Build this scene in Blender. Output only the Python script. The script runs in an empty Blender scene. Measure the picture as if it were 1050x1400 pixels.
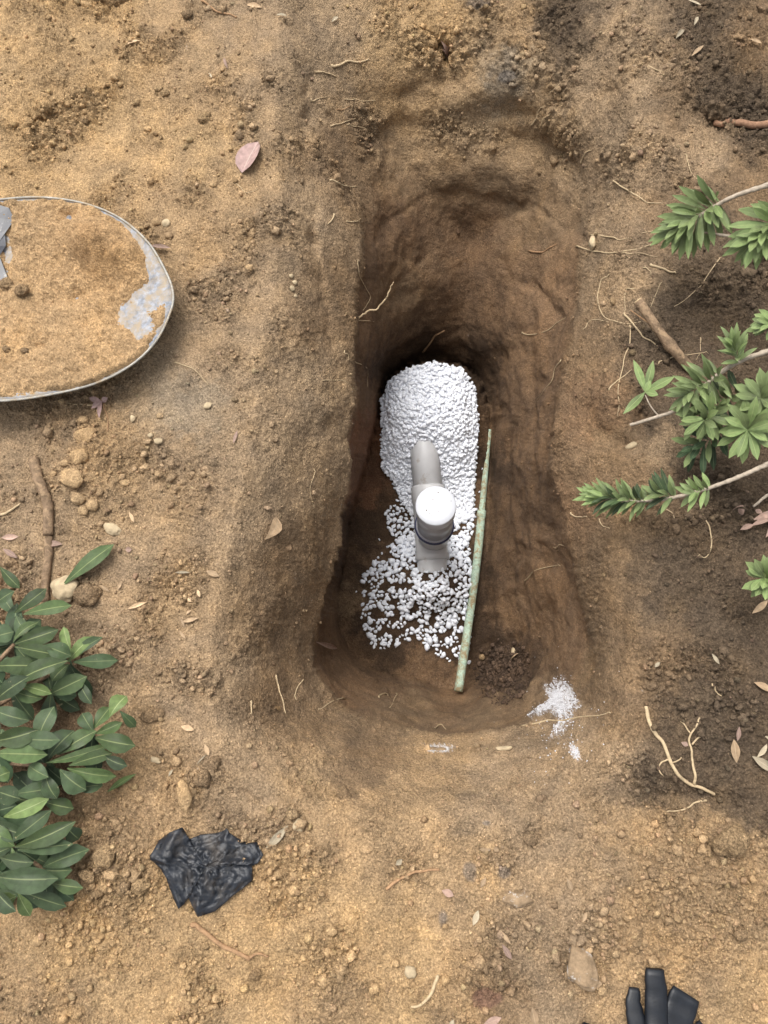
import bpy, math, random
import numpy as np
from mathutils import Matrix, Vector

random.seed(7)
rng = np.random.default_rng(7)
sc = bpy.context.scene
COL = sc.collection

# ------------------------------------------------------------------ camera, sky, sun, exposure
W0, H0, FPX = 1050.0, 1400.0, 1052.0
CAM_H = 1.45
RM = Matrix.Rotation(math.radians(14.0), 3, 'X') @ Matrix.Rotation(math.radians(2.7), 3, 'Y')
cam_d = bpy.data.cameras.new('camera')
cam_d.sensor_fit = 'VERTICAL'
cam_d.sensor_height = 24.0
cam_d.lens = 24.0 * FPX / H0
cam_d.clip_start = 0.02
cam_d.clip_end = 200.0
cam = bpy.data.objects.new('camera', cam_d)
COL.objects.link(cam)
cam.matrix_world = Matrix.Translation((0, 0, CAM_H)) @ RM.to_4x4()
sc.camera = cam

SUN_EL, SUN_AZ = math.radians(66), math.radians(-28)     # azimuth from +Y towards +X
world = bpy.data.worlds.new('World')
sc.world = world
world.use_nodes = True
wn = world.node_tree
bg = wn.nodes['Background']
sky = wn.nodes.new('ShaderNodeTexSky')
sky.sky_type = 'NISHITA'
sky.sun_disc = False
sky.sun_elevation = SUN_EL
sky.sun_rotation = SUN_AZ
sky.dust_density = 6.0
sky.air_density = 1.0
sky.ozone_density = 1.0
hs = wn.nodes.new('ShaderNodeHueSaturation')
hs.inputs['Saturation'].default_value = 0.22            # high overcast: a nearly white sky
wn.links.new(sky.outputs[0], hs.inputs['Color'])
wn.links.new(hs.outputs[0], bg.inputs['Color'])
bg.inputs['Strength'].default_value = 0.15
sun_d = bpy.data.lights.new('sun', 'SUN')
sun_d.energy = 1.15
sun_d.angle = math.radians(28)
sun_d.color = (1.0, 0.95, 0.88)
sun = bpy.data.objects.new('sun', sun_d)
COL.objects.link(sun)
sdir = Vector((math.sin(SUN_AZ) * math.cos(SUN_EL), math.cos(SUN_AZ) * math.cos(SUN_EL), math.sin(SUN_EL)))
sun.rotation_euler = sdir.to_track_quat('Z', 'Y').to_euler()
sc.view_settings.view_transform = 'Standard'
sc.view_settings.look = 'None'
sc.view_settings.gamma = 1.0
sc.view_settings.use_curve_mapping = False
sc.view_settings.exposure = 0.65

# ------------------------------------------------------------------ helpers
RN = np.array([list(r) for r in RM])

def at(px, py, z):
    """point(s) of the place at height z that the photograph shows at (px, py)"""
    px, py, z = np.broadcast_arrays(np.asarray(px, float), np.asarray(py, float), np.asarray(z, float))
    d = np.stack([(px - W0 / 2) / FPX, -(py - H0 / 2) / FPX, -np.ones_like(px)], -1) @ RN.T
    t = (z - CAM_H) / d[..., 2]
    p = d * t[..., None]
    p[..., 2] += CAM_H
    return p

_perm = np.random.default_rng(3).permutation(512).astype(np.int64)
_perm = np.concatenate([_perm, _perm])
_g = np.random.default_rng(4).normal(size=(512, 3))
_g /= np.linalg.norm(_g, axis=1)[:, None]

def perlin(P, s=1.0, off=0.0):
    shp = P.shape[:-1]
    Q = P.reshape(-1, 3) * s + off
    I = np.floor(Q).astype(np.int64)
    F = Q - I
    U = F * F * F * (F * (F * 6 - 15) + 10)
    I &= 511
    out = np.zeros(len(Q))
    for dx in (0, 1):
        wx = U[:, 0] if dx else 1 - U[:, 0]
        for dy in (0, 1):
            wy = U[:, 1] if dy else 1 - U[:, 1]
            for dz in (0, 1):
                wz = U[:, 2] if dz else 1 - U[:, 2]
                h = _perm[(_perm[(_perm[(I[:, 0] + dx) & 511] + I[:, 1] + dy) & 511] + I[:, 2] + dz) & 511]
                g = _g[h]
                out += wx * wy * wz * (g[:, 0] * (F[:, 0] - dx) + g[:, 1] * (F[:, 1] - dy) + g[:, 2] * (F[:, 2] - dz))
    return (out * 1.6).reshape(shp)

def fbm(P, s, o=4, off=0.0, gain=0.5):
    r = 0; a = 1.0; t = 0
    for i in range(o):
        r = r + a * perlin(P, s * 2 ** i, off + 17.3 * i); t += a; a *= gain
    return r / t

def worley2(X, Y, s, seed=1):
    """distance to the nearest jittered point and a random value of that cell"""
    x = X * s; y = Y * s
    ix = np.floor(x).astype(np.int64); iy = np.floor(y).astype(np.int64)
    best = np.full(x.shape, 9.0); val = np.zeros(x.shape)
    r = np.random.default_rng(seed).random((256, 256, 3))
    for dx in (-1, 0, 1):
        for dy in (-1, 0, 1):
            c = r[(ix + dx) & 255, (iy + dy) & 255]
            d = np.hypot(ix + dx + c[..., 0] - x, iy + dy + c[..., 1] - y)
            m = d < best
            best = np.where(m, d, best); val = np.where(m, c[..., 2], val)
    return best, val

def smooth(a, b, x):
    t = np.clip((x - a) / (b - a), 0, 1)
    return t * t * (3 - 2 * t)

def spline(pts, n, closed=False):
    p = np.asarray(pts, float); k = len(p)
    if k == 2 and not closed:
        t = np.linspace(0, 1, n)[:, None]
        return p[0] * (1 - t) + p[1] * t
    if closed:
        q = np.concatenate([p[-1:], p, p[:2]]); segs = k
        ts = np.linspace(0, segs, n, endpoint=False)
    else:
        q = np.concatenate([2 * p[:1] - p[1:2], p, 2 * p[-1:] - p[-2:-1]]); segs = k - 1
        ts = np.linspace(0, segs, n)
    i = np.minimum(ts.astype(int), segs - 1); t = (ts - i)[:, None]
    a, b, c, d = q[i], q[i + 1], q[i + 2], q[i + 3]
    return 0.5 * (2 * b + (c - a) * t + (2 * a - 5 * b + 4 * c - d) * t * t + (3 * b - a - 3 * c + d) * t ** 3)

def inside(X, Y, poly):
    r = np.zeros(X.shape, bool); n = len(poly)
    for i in range(n):
        x1, y1 = poly[i][:2]; x2, y2 = poly[(i + 1) % n][:2]
        if y1 == y2: continue
        r ^= ((y1 > Y) != (y2 > Y)) & (X < (x2 - x1) * (Y - y1) / (y2 - y1) + x1)
    return r

def dist_poly(X, Y, poly, closed=True):
    """distance to a polyline, and the third column interpolated at the nearest point"""
    best = np.full(X.shape, 1e9); val = np.zeros(X.shape); n = len(poly)
    for i in range(n if closed else n - 1):
        a = poly[i]; b = poly[(i + 1) % n]
        dx, dy = b[0] - a[0], b[1] - a[1]
        L = dx * dx + dy * dy + 1e-9
        t = np.clip(((X - a[0]) * dx + (Y - a[1]) * dy) / L, 0, 1)
        d = np.hypot(X - a[0] - t * dx, Y - a[1] - t * dy)
        m = d < best
        best = np.where(m, d, best)
        if len(a) > 2: val = np.where(m, a[2] + t * (b[2] - a[2]), val)
    return best, val

def tag(o, label=None, cat=None, group=None, kind=None):
    if label: o['label'] = label
    if cat: o['category'] = cat
    if group: o['group'] = group
    if kind: o['kind'] = kind
    return o

def empty(name, loc, label, cat, group=None):
    o = bpy.data.objects.new(name, None)
    o.empty_display_size = 0.05
    COL.objects.link(o)
    o.location = loc
    return tag(o, label, cat, group)

def mk(name, V, F, mat, parent=None, loc=None, smooth_sh=True, uv=None, col=None):
    """one mesh object from world-space vertices; origin at loc (or at its parent's origin)"""
    V = np.asarray(V, float)
    org = np.zeros(3)
    if parent is not None:
        q = parent
        while q is not None:
            org = org + np.array(q.location); q = q.parent
    elif loc is not None:
        org = np.asarray(loc, float)
    me = bpy.data.meshes.new(name)
    V = V - org
    if isinstance(F, np.ndarray):
        nf, k = F.shape
        me.vertices.add(len(V)); me.vertices.foreach_set('co', V.astype(np.float32).ravel())
        me.loops.add(nf * k); me.loops.foreach_set('vertex_index', F.astype(np.int32).ravel())
        me.polygons.add(nf); me.polygons.foreach_set('loop_start', np.arange(0, nf * k, k, dtype=np.int32))
        me.update(calc_edges=True)
    else:
        me.from_pydata([tuple(v) for v in V], [], F)
        me.update()
    if uv is not None:
        l = me.uv_layers.new(name='UVMap')
        idx = np.zeros(len(me.loops), np.int32); me.loops.foreach_get('vertex_index', idx)
        l.data.foreach_set('uv', np.asarray(uv, np.float32)[idx].ravel())
    if col is not None:
        a = me.color_attributes.new('Col', 'FLOAT_COLOR', 'POINT')
        col = np.asarray(col); c = np.ones((len(V), 4), np.float32); c[:, :col.shape[1]] = col
        a.data.foreach_set('color', c.ravel())
    if smooth_sh:
        me.polygons.foreach_set('use_smooth', np.ones(len(me.polygons), bool))
    me.materials.append(mat)
    o = bpy.data.objects.new(name, me)
    COL.objects.link(o)
    if parent is not None: o.parent = parent
    elif loc is not None: o.location = tuple(org)
    return o

def tube(pts, rad, sides=6, caps=True, jitter=0.0, seed=0):
    """vertices and faces of a tube along 3-D points with a radius per point"""
    p = np.asarray(pts, float); n = len(p)
    rad = np.broadcast_to(np.asarray(rad, float), (n,))
    T = np.gradient(p, axis=0); T /= np.linalg.norm(T, axis=1)[:, None] + 1e-12
    ref = np.array([0, 0, 1.0]) if abs(T[0, 2]) < 0.9 else np.array([0, 1.0, 0])
    V = []; a = np.arange(sides) * 2 * math.pi / sides
    r = np.random.default_rng(seed)
    nrm = np.cross(T[0], ref)
    for i in range(n):
        nrm = nrm - T[i] * nrm.dot(T[i]); nrm /= np.linalg.norm(nrm) + 1e-12
        b = np.cross(T[i], nrm)
        rr = rad[i] * (1 + jitter * r.normal(size=sides))
        V.append(p[i] + (np.cos(a) * rr)[:, None] * nrm + (np.sin(a) * rr)[:, None] * b)
    V = np.concatenate(V)
    F = []
    for i in range(n - 1):
        for j in range(sides):
            k = (j + 1) % sides
            F.append((i * sides + j, i * sides + k, (i + 1) * sides + k, (i + 1) * sides + j))
    if caps:
        F.append(tuple(range(sides - 1, -1, -1)))
        F.append(tuple((n - 1) * sides + j for j in range(sides)))
    return V, F

def lathe(prof, c, sides=40, axis=None):
    """surface of revolution: prof = [(r, h)], about c + axis*h"""
    ax = np.array([0, 0, 1.0]) if axis is None else np.asarray(axis, float) / np.linalg.norm(axis)
    u = np.cross(ax, [0.0, 1.0, 0.01] if abs(ax[1]) < .9 else [1.0, 0, 0]); u /= np.linalg.norm(u); w = np.cross(ax, u)
    a = np.arange(sides) * 2 * math.pi / sides
    V = np.concatenate([np.asarray(c) + ax * h + r * (np.cos(a)[:, None] * u + np.sin(a)[:, None] * w) for r, h in prof])
    F = [(i * sides + j, i * sides + (j + 1) % sides, (i + 1) * sides + (j + 1) % sides, (i + 1) * sides + j)
         for i in range(len(prof) - 1) for j in range(sides)]
    F.append(tuple(range(sides - 1, -1, -1))); F.append(tuple((len(prof) - 1) * sides + j for j in range(sides)))
    return V, F

def ico(sub=1):
    t = (1 + 5 ** .5) / 2
    V = [(-1, t, 0), (1, t, 0), (-1, -t, 0), (1, -t, 0), (0, -1, t), (0, 1, t), (0, -1, -t), (0, 1, -t), (t, 0, -1), (t, 0, 1), (-t, 0, -1), (-t, 0, 1)]
    F = [(0, 11, 5), (0, 5, 1), (0, 1, 7), (0, 7, 10), (0, 10, 11), (1, 5, 9), (5, 11, 4), (11, 10, 2), (10, 7, 6), (7, 1, 8), (3, 9, 4), (3, 4, 2), (3, 2, 6), (3, 6, 8), (3, 8, 9), (4, 9, 5), (2, 4, 11), (6, 2, 10), (8, 6, 7), (9, 8, 1)]
    V = [np.array(v) / np.linalg.norm(v) for v in V]
    for _ in range(sub):
        c = {}; G = []
        def mid(a, b):
            k = (min(a, b), max(a, b))
            if k not in c:
                m = V[a] + V[b]; V.append(m / np.linalg.norm(m)); c[k] = len(V) - 1
            return c[k]
        for a, b, d in F:
            e, f, g = mid(a, b), mid(b, d), mid(d, a)
            G += [(a, e, g), (b, f, e), (d, g, f), (e, f, g)]
        F = G
    return np.array(V), np.array(F)

def rand_rot(n, r=rng):
    q = r.normal(size=(n, 4)); q /= np.linalg.norm(q, axis=1)[:, None]
    w, x, y, z = q.T
    return np.stack([np.stack([1 - 2 * (y * y + z * z), 2 * (x * y - z * w), 2 * (x * z + y * w)], -1),
                     np.stack([2 * (x * y + z * w), 1 - 2 * (x * x + z * z), 2 * (y * z - x * w)], -1),
                     np.stack([2 * (x * z - y * w), 2 * (y * z + x * w), 1 - 2 * (x * x + y * y)], -1)], 1)

# ------------------------------------------------------------------ materials
def new_mat(name):
    m = bpy.data.materials.new(name); m.use_nodes = True
    return m, m.node_tree.nodes, m.node_tree.links, m.node_tree.nodes['Principled BSDF']

def nd(N, t, **kw):
    n = N.new(t)
    for k, v in kw.items():
        if k in n.inputs: n.inputs[k].default_value = v
        else: setattr(n, k, v)
    return n

def noise(N, L, vec, scale, detail=3, rough=0.6, dist=0.0):
    n = nd(N, 'ShaderNodeTexNoise', Scale=scale, Detail=detail, Roughness=rough, Distortion=dist)
    L.new(vec, n.inputs['Vector'])
    return n.outputs['Fac']

def ramp(N, L, fac, stops):
    n = N.new('ShaderNodeValToRGB'); e = n.color_ramp.elements
    while len(e) < len(stops): e.new(0.5)
    for x, (p, c) in zip(e, stops):
        x.position = p; x.color = (c, c, c, 1) if isinstance(c, (int, float)) else (*c, 1)
    L.new(fac, n.inputs['Fac'])
    return n.outputs['Color']

def mix(N, L, a, b, fac, mode='MIX'):
    n = N.new('ShaderNodeMix'); n.data_type = 'RGBA'; n.blend_type = mode
    for s, v in ((n.inputs['Factor'], fac), (n.inputs['A'], a), (n.inputs['B'], b)):
        if hasattr(v, 'links'): L.new(v, s)
        elif isinstance(v, (int, float)): s.default_value = v
        else: s.default_value = (*v, 1)
    return n.outputs['Result']

def bump(N, L, h, dist, strength=1.0, normal=None):
    n = nd(N, 'ShaderNodeBump', Strength=strength, Distance=dist)
    L.new(h, n.inputs['Height'])
    if normal is not None: L.new(normal, n.inputs['Normal'])
    return n.outputs['Normal']

def geo_pos(N):
    return N.new('ShaderNodeNewGeometry').outputs['Position']

def soil_material():
    m, N, L, B = new_mat('soil')
    pos = geo_pos(N)
    at_ = N.new('ShaderNodeAttribute'); at_.attribute_name = 'Col'
    c = at_.outputs['Color']
    n1 = noise(N, L, pos, 260, 3, .8); n2 = noise(N, L, pos, 60, 5, .65); n3 = noise(N, L, pos, 9, 5, .6)
    al = at_.outputs['Alpha']
    half = nd(N, 'ShaderNodeMath', operation='MULTIPLY_ADD'); L.new(al, half.inputs[0]); half.inputs[1].default_value = .6; half.inputs[2].default_value = .4
    c = mix(N, L, c, ramp(N, L, n1, [(.28, .45), (.5, 1.0), (.75, 1.6)]), half.outputs[0], 'MULTIPLY')
    c = mix(N, L, c, ramp(N, L, n2, [(.25, .72), (.5, 1.0), (.78, 1.22)]), 1.0, 'MULTIPLY')
    c = mix(N, L, c, ramp(N, L, n3, [(.3, (.88, .9, .93)), (.5, 1.0), (.72, (1.1, 1.06, .98))]), 1.0, 'MULTIPLY')
    vg = nd(N, 'ShaderNodeTexVoronoi', Scale=430.0); L.new(pos, vg.inputs['Vector'])
    sg = N.new('ShaderNodeSeparateColor'); L.new(vg.outputs['Color'], sg.inputs[0])
    c = mix(N, L, c, ramp(N, L, sg.outputs[1], [(0.0, .64), (.5, 1.0), (1.0, 1.4)]), half.outputs[0], 'MULTIPLY')
    # pale mineral grains
    v = nd(N, 'ShaderNodeTexVoronoi', Scale=330.0); L.new(pos, v.inputs['Vector'])
    sp = N.new('ShaderNodeSeparateColor'); L.new(v.outputs['Color'], sp.inputs[0])
    g1 = ramp(N, L, sp.outputs[0], [(.955, 0.0), (.97, 1.0)])
    g2 = ramp(N, L, v.outputs['Distance'], [(.2, 1.0), (.36, 0.0)])
    g = mix(N, L, g1, g2, 1.0, 'MULTIPLY')
    c2 = mix(N, L, c, (2.2, 2.15, 2.1), 1.0, 'MULTIPLY')
    c = mix(N, L, c, c2, g)
    L.new(c, B.inputs['Base Color'])
    B.inputs['Roughness'].default_value = 0.95
    B.inputs['Specular IOR Level'].default_value = 0.18
    v2 = nd(N, 'ShaderNodeTexVoronoi', Scale=210.0); L.new(pos, v2.inputs['Vector'])
    inv = nd(N, 'ShaderNodeMath', operation='SUBTRACT'); inv.inputs[0].default_value = 1.0; L.new(v2.outputs['Distance'], inv.inputs[1])
    b = bump(N, L, noise(N, L, pos, 110, 5, .75), .014, 1.0)
    L.new(al, b.node.inputs['Strength'])
    b = bump(N, L, inv.outputs[0], .0045, .9, b)
    L.new(al, b.node.inputs['Strength'])
    b = bump(N, L, n1, .006, 1.0, b)
    L.new(half.outputs[0], b.node.inputs['Strength'])
    L.new(b, B.inputs['Normal'])
    return m

def plain(name, col, rough=.6, var=.25, scale=60, spec=.3, metal=0.0, bumpd=0.0, bscale=200, dirt=None, dirt_amt=(.5, .65), dirt_scale=14):
    m, N, L, B = new_mat(name)
    pos = geo_pos(N)
    n = noise(N, L, pos, scale, 5, .65)
    lo = tuple(c * (1 - var) for c in col); hi = tuple(min(1, c * (1 + var)) for c in col)
    c = ramp(N, L, n, [(.3, lo), (.7, hi)])
    if dirt:
        dn = noise(N, L, pos, dirt_scale, 8, .7, .4)
        f = ramp(N, L, dn, [(dirt_amt[0], 0.0), (dirt_amt[1], 1.0)])
        c = mix(N, L, c, dirt, f)
    L.new(c, B.inputs['Base Color'])
    B.inputs['Roughness'].default_value = rough
    B.inputs['Specular IOR Level'].default_value = spec
    B.inputs['Metallic'].default_value = metal
    if bumpd:
        L.new(bump(N, L, noise(N, L, pos, bscale, 5, .65), bumpd, .8), B.inputs['Normal'])
    return m

def leaf_material(name, col, rib, rough=.38, tipcol=None, spot=None, var=.35):
    m, N, L, B = new_mat(name)
    uv = N.new('ShaderNodeTexCoord').outputs['UV']
    oi = N.new('ShaderNodeObjectInfo').outputs['Random']
    pos = geo_pos(N)
    sx = N.new('ShaderNodeSeparateXYZ'); L.new(uv, sx.inputs[0])
    ab = nd(N, 'ShaderNodeMath', operation='ABSOLUTE'); L.new(sx.outputs['X'], ab.inputs[0])
    c = ramp(N, L, oi, [(0.0, tuple(x * (1 - var) for x in col)), (.6, col), (1.0, tuple(min(1, x * (1 + var)) for x in col))])
    c = mix(N, L, c, ramp(N, L, noise(N, L, pos, 90, 4), [(.3, .75), (.7, 1.25)]), 1.0, 'MULTIPLY')
    if tipcol: c = mix(N, L, c, tipcol, ramp(N, L, sx.outputs['Y'], [(.35, 0.0), (1.0, .65)]))
    if spot: c = mix(N, L, c, spot, ramp(N, L, noise(N, L, pos, 48, 5, .7), [(.64, 0.0), (.7, .8)]))
    c = mix(N, L, c, rib, ramp(N, L, ab.outputs[0], [(.03, .75), (.08, 0.0)]))
    L.new(c, B.inputs['Base Color'])
    B.inputs['Roughness'].default_value = rough
    B.inputs['Specular IOR Level'].default_value = .42
    w = nd(N, 'ShaderNodeTexWave', Scale=6.0, Distortion=1.2); L.new(uv, w.inputs['Vector'])
    L.new(bump(N, L, w.outputs['Fac'], .0006, .5), B.inputs['Normal'])
    return m

M = {}
M['soil'] = soil_material()
M['foam'] = plain('white_foam', (0.820, 0.845, 0.90), .55, .05, 90, .35, bumpd=.001, bscale=500)
M['pvc_white'] = plain('white_plastic', (0.546, 0.563, 0.603), .4, .03, 30, .45, dirt=(0.182, 0.116, 0.067), dirt_amt=(.74, .78), dirt_scale=70)
M['pvc_grey'] = plain('grey_plastic', (0.360, 0.360, 0.380), .30, .10, 30, .5, .35, dirt=(.2, .15, .1), dirt_amt=(.6, .8), dirt_scale=25)
M['pvc_pale'] = plain('pale_plastic', (.54, .54, .545), .4, .07, 18, .4, dirt=(.30, .22, .15), dirt_amt=(.58, .74), dirt_scale=26)
M['rubber_blue'] = plain('blue_black_rubber', (0.018, 0.021, 0.060), .4, .2, 60, .4)
M['copper'] = plain('verdigris_copper', (0.389, 0.497, 0.389), .8, .35, 110, .2, bumpd=.0025, bscale=180, dirt=(0.290, 0.227, 0.128), dirt_amt=(.47, .60), dirt_scale=55)
M['blade'] = plain('worn_shovel_steel', (0.251, 0.270, 0.307), .6, .6, 70, .4, bumpd=.0006, bscale=120, dirt=(0.317, 0.251, 0.168), dirt_amt=(.40, .62), dirt_scale=42)
M['blade_rim'] = plain('worn_rim_steel', (0.353, 0.336, 0.294), .5, .3, 60, .4, dirt=(0.302, 0.235, 0.151), dirt_amt=(.5, .62), dirt_scale=30)
M['blade_paint'] = plain('blue_black_paint', (0.015, 0.018, 0.030), .35, .3, 50, .5, dirt=(0.180, 0.168, 0.150), dirt_amt=(.58, .66), dirt_scale=35)
M['wood_handle'] = plain('ash_wood_handle', (.42, .28, .15), .6, .2, 25, .3)
M['plastic_black'] = plain('torn_black_plastic', (0.014, 0.017, 0.023), .40, .4, 40, .5, bumpd=.004, bscale=55, dirt=(0.072, 0.063, 0.055), dirt_amt=(.50, .72), dirt_scale=24)
M['glove'] = plain('black_rubber_glove', (0.006, 0.008, 0.012), .45, .3, 80, .45, bumpd=.0004, bscale=400, dirt=(0.072, 0.059, 0.045), dirt_amt=(.66, .76), dirt_scale=40)
M['root'] = plain('pale_root', (0.475, 0.362, 0.221), .8, .25, 150, .2, bumpd=.0006, bscale=500)
M['root_dark'] = plain('brown_root', (0.324, 0.198, 0.108), .85, .3, 150, .15, bumpd=.0006, bscale=500)
M['bark'] = plain('twig_bark', (0.224, 0.154, 0.097), .85, .45, 90, .15, bumpd=.004, bscale=260, dirt=(0.367, 0.254, 0.154), dirt_amt=(.5, .6), dirt_scale=60)
M['bark_pale'] = plain('pale_twig_bark', (0.378, 0.317, 0.245), .8, .35, 120, .2, bumpd=.0008, bscale=300)
M['bark_red'] = plain('red_brown_twig_bark', (.27, .155, .095), .8, .3, 120, .15, bumpd=.0008, bscale=300)
M['cut_wood'] = plain('cut_wood', (.50, .38, .22), .8, .2, 150, .15)
M['stone_tan'] = plain('tan_stone', (0.330, 0.225, 0.120), .9, .3, 70, .15, bumpd=.002, bscale=170)
M['stone_pale'] = plain('pale_stone', (0.428, 0.337, 0.214), .9, .3, 60, .2, bumpd=.0015, bscale=170)
M['stone_white'] = plain('white_crusted_stone', (.27, .19, .115), .85, .4, 60, .2, bumpd=.004, bscale=130, dirt=(.52, .49, .45), dirt_amt=(.56, .66), dirt_scale=55)
M['clod_dark'] = plain('dark_clod', (.12, .08, .045), .95, .35, 120, .1, bumpd=.003, bscale=160)
M['clod_brown'] = plain('brown_clod', (.24, .155, .08), .95, .35, 120, .1, bumpd=.003, bscale=160)
M['leaf_green'] = leaf_material('glossy_green_leaf', (0.067, 0.103, 0.036), (0.262, 0.298, 0.126), .36, spot=None)
M['leaf_blue'] = leaf_material('blue_green_leaf', (0.051, 0.080, 0.034), (0.216, 0.252, 0.115), .42, spot=(0.420, 0.358, 0.207))
M['leaf_lime'] = leaf_material('lime_green_leaf', (0.156, 0.222, 0.071), (0.383, 0.433, 0.202), .4)
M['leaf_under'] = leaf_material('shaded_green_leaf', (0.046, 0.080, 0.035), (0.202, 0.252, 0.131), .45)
M['leaf_brush'] = leaf_material('grey_green_leaf', (0.147, 0.188, 0.079), (0.248, 0.306, 0.130), .42, tipcol=(0.263, 0.344, 0.131))
M['leaf_brush_lime'] = leaf_material('fresh_green_leaf', (0.197, 0.272, 0.099), (0.372, 0.426, 0.190), .42, tipcol=(0.260, 0.337, 0.131))
M['leaf_dry'] = leaf_material('dry_tan_leaf', (0.452, 0.314, 0.187), (0.511, 0.394, 0.256), .75)
M['leaf_dry_pink'] = leaf_material('dry_pink_leaf', (0.394, 0.265, 0.206), (0.473, 0.344, 0.265), .7)
M['leaf_dry_pale'] = leaf_material('dry_pale_leaf', (0.452, 0.374, 0.256), (0.492, 0.424, 0.305), .75)
M['leaf_purple'] = leaf_material('dusty_mauve_leaf', (0.374, 0.248, 0.220), (0.468, 0.365, 0.308), .6, var=.05)
M['powder'] = plain('white_powder', (0.600, 0.600, 0.624), .9, .06, 90, .2)

# ------------------------------------------------------------------ the ground with the dug hole
# nested depth contours (photo position, height): shoulder of the dig, rim of the pit, foot of its walls
C0 = [(430, -170, 0), (375, -60, 0), (378, 120, 0), (380, 300, 0), (360, 480, 0), (335, 640, 0), (300, 800, 0), (285, 930, 0), (325, 1050, 0), (440, 1105, 0), (590, 1125, 0), (750, 1105, 0), (842, 1010, 0), (868, 860, 0), (886, 700, 0), (882, 520, 0), (872, 350, 0), (870, 180, 0), (850, 0, 0), (800, -120, 0), (620, -200, 0)]
C1 = [(520, 176, -.26), (496, 235, -.20), (490, 330, -.17), (485, 430, -.17), (483, 540, -.19), (480, 640, -.25), (466, 740, -.32), (444, 820, -.33), (428, 880, -.33), (436, 930, -.31), (470, 968, -.29), (530, 992, -.29), (600, 1006, -.28), (670, 1004, -.27), (735, 985, -.24), (782, 950, -.21), (800, 890, -.18), (798, 820, -.17), (772, 720, -.18), (756, 640, -.18), (766, 540, -.16), (786, 440, -.15), (801, 340, -.16), (801, 260, -.19), (772, 208, -.23), (700, 184, -.27), (610, 172, -.28)]
DF = -0.86
C2 = [(524, 532), (552, 503), (590, 493), (632, 502), (656, 530), (668, 590), (672, 660), (667, 740), (664, 820), (668, 890), (650, 930), (600, 938), (540, 922), (488, 896), (462, 855), (462, 790), (478, 720), (496, 650), (512, 585)]
c0 = spline(C0, 160, True); c1 = spline(C1, 200, True)
c2 = spline([(a, b, DF) for a, b in C2], 160, True)

def base_height(X, Y):
    d0, _ = dist_poly(X, Y, c0); d1, z1 = dist_poly(X, Y, c1); d2, _ = dist_poly(X, Y, c2)
    ws = 0; zs = 0
    for x_, y_, z_ in c1[::2]:
        w = 1 / ((X - x_) ** 2 + (Y - y_) ** 2 + 300.0) ** 1.5
        ws = ws + w; zs = zs + w * z_
    z1 = zs / ws
    i0 = inside(X, Y, c0); i1 = inside(X, Y, c1); i2 = inside(X, Y, c2)
    f01 = d0 / (d0 + d1 + 1e-6)
    ftop = smooth(330, 150, Y)
    z01 = z1 * ((.45 * f01 + .55 * f01 ** 2.2) * (1 - ftop) + ftop * (.7 * f01 + .3 * f01 ** 2))
    f = d1 / (d1 + d2 + 1e-6)
    dr = CAM_H - z1; df = CAM_H - DF
    dd = 1 / ((1 - f) / dr + f / df)
    g = (dd - dr) / (df - dr)
    z12 = z1 + (DF - z1) * g ** (.76 + .34 * ftop)
    z = np.where(i1, np.where(i2, DF, z12), np.where(i0, z01, 0.0))
    wall = np.where(i1 & ~i2, np.minimum(1, np.minimum(f, 1 - f) * 6), 0.0)
    return z, wall, np.where(i0, np.where(i1, 1.0, f01), 0.0), i2.astype(float), np.where(i1, f, 0.0)

def axis(lo, a, b, hi, step):
    core = np.arange(a, b + step, step); left = []; right = []
    x, s = a, step
    while x > lo: s = min(s * 1.06, 14); x -= s; left.append(x)
    x, s = core[-1], step
    while x < hi: s = min(s * 1.06, 14); x += s; right.append(x)
    return np.concatenate([left[::-1], core, right])
GX = axis(-330, -8, 1058, 1380, 1.75)
GY = axis(-330, -8, 1408, 1800, 1.75)
PX, PY = np.meshgrid(GX, GY)

# coarse evaluation of the contours, then bilinear refinement
qx = np.arange(GX[0] - 8, GX[-1] + 12, 5.0); qy = np.arange(GY[0] - 8, GY[-1] + 12, 5.0)
QX, QY = np.meshgrid(qx, qy)
# irregular outline: the contours are wandered with noise before they are measured
wob = np.stack([QX / 90, QY / 90, np.zeros_like(QX)], -1)
WX = QX + 9 * fbm(wob, 1.0, 4, 3.1); WY = QY + 9 * fbm(wob, 1.0, 4, 47.0)
fields = base_height(WX, WY)

def sample(A, X, Y):
    fx = (X - qx[0]) / 5.0; fy = (Y - qy[0]) / 5.0
    ix = np.clip(fx.astype(int), 0, len(qx) - 2); iy = np.clip(fy.astype(int), 0, len(qy) - 2)
    u = fx - ix; v = fy - iy
    return A[iy, ix] * (1 - u) * (1 - v) + A[iy, ix + 1] * u * (1 - v) + A[iy + 1, ix] * (1 - u) * v + A[iy + 1, ix + 1] * u * v
Z, WALL, SHO, FLO, FR = [sample(A, PX, PY) for A in fields]

def gauss(x, y, rx, ry=None, rot=0):
    ry = ry or rx
    c, s = math.cos(math.radians(rot)), math.sin(math.radians(rot))
    dx = PX - x; dy = PY - y
    u = (dx * c + dy * s) / rx; v = (-dx * s + dy * c) / ry
    return np.exp(-(u * u + v * v))

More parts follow.
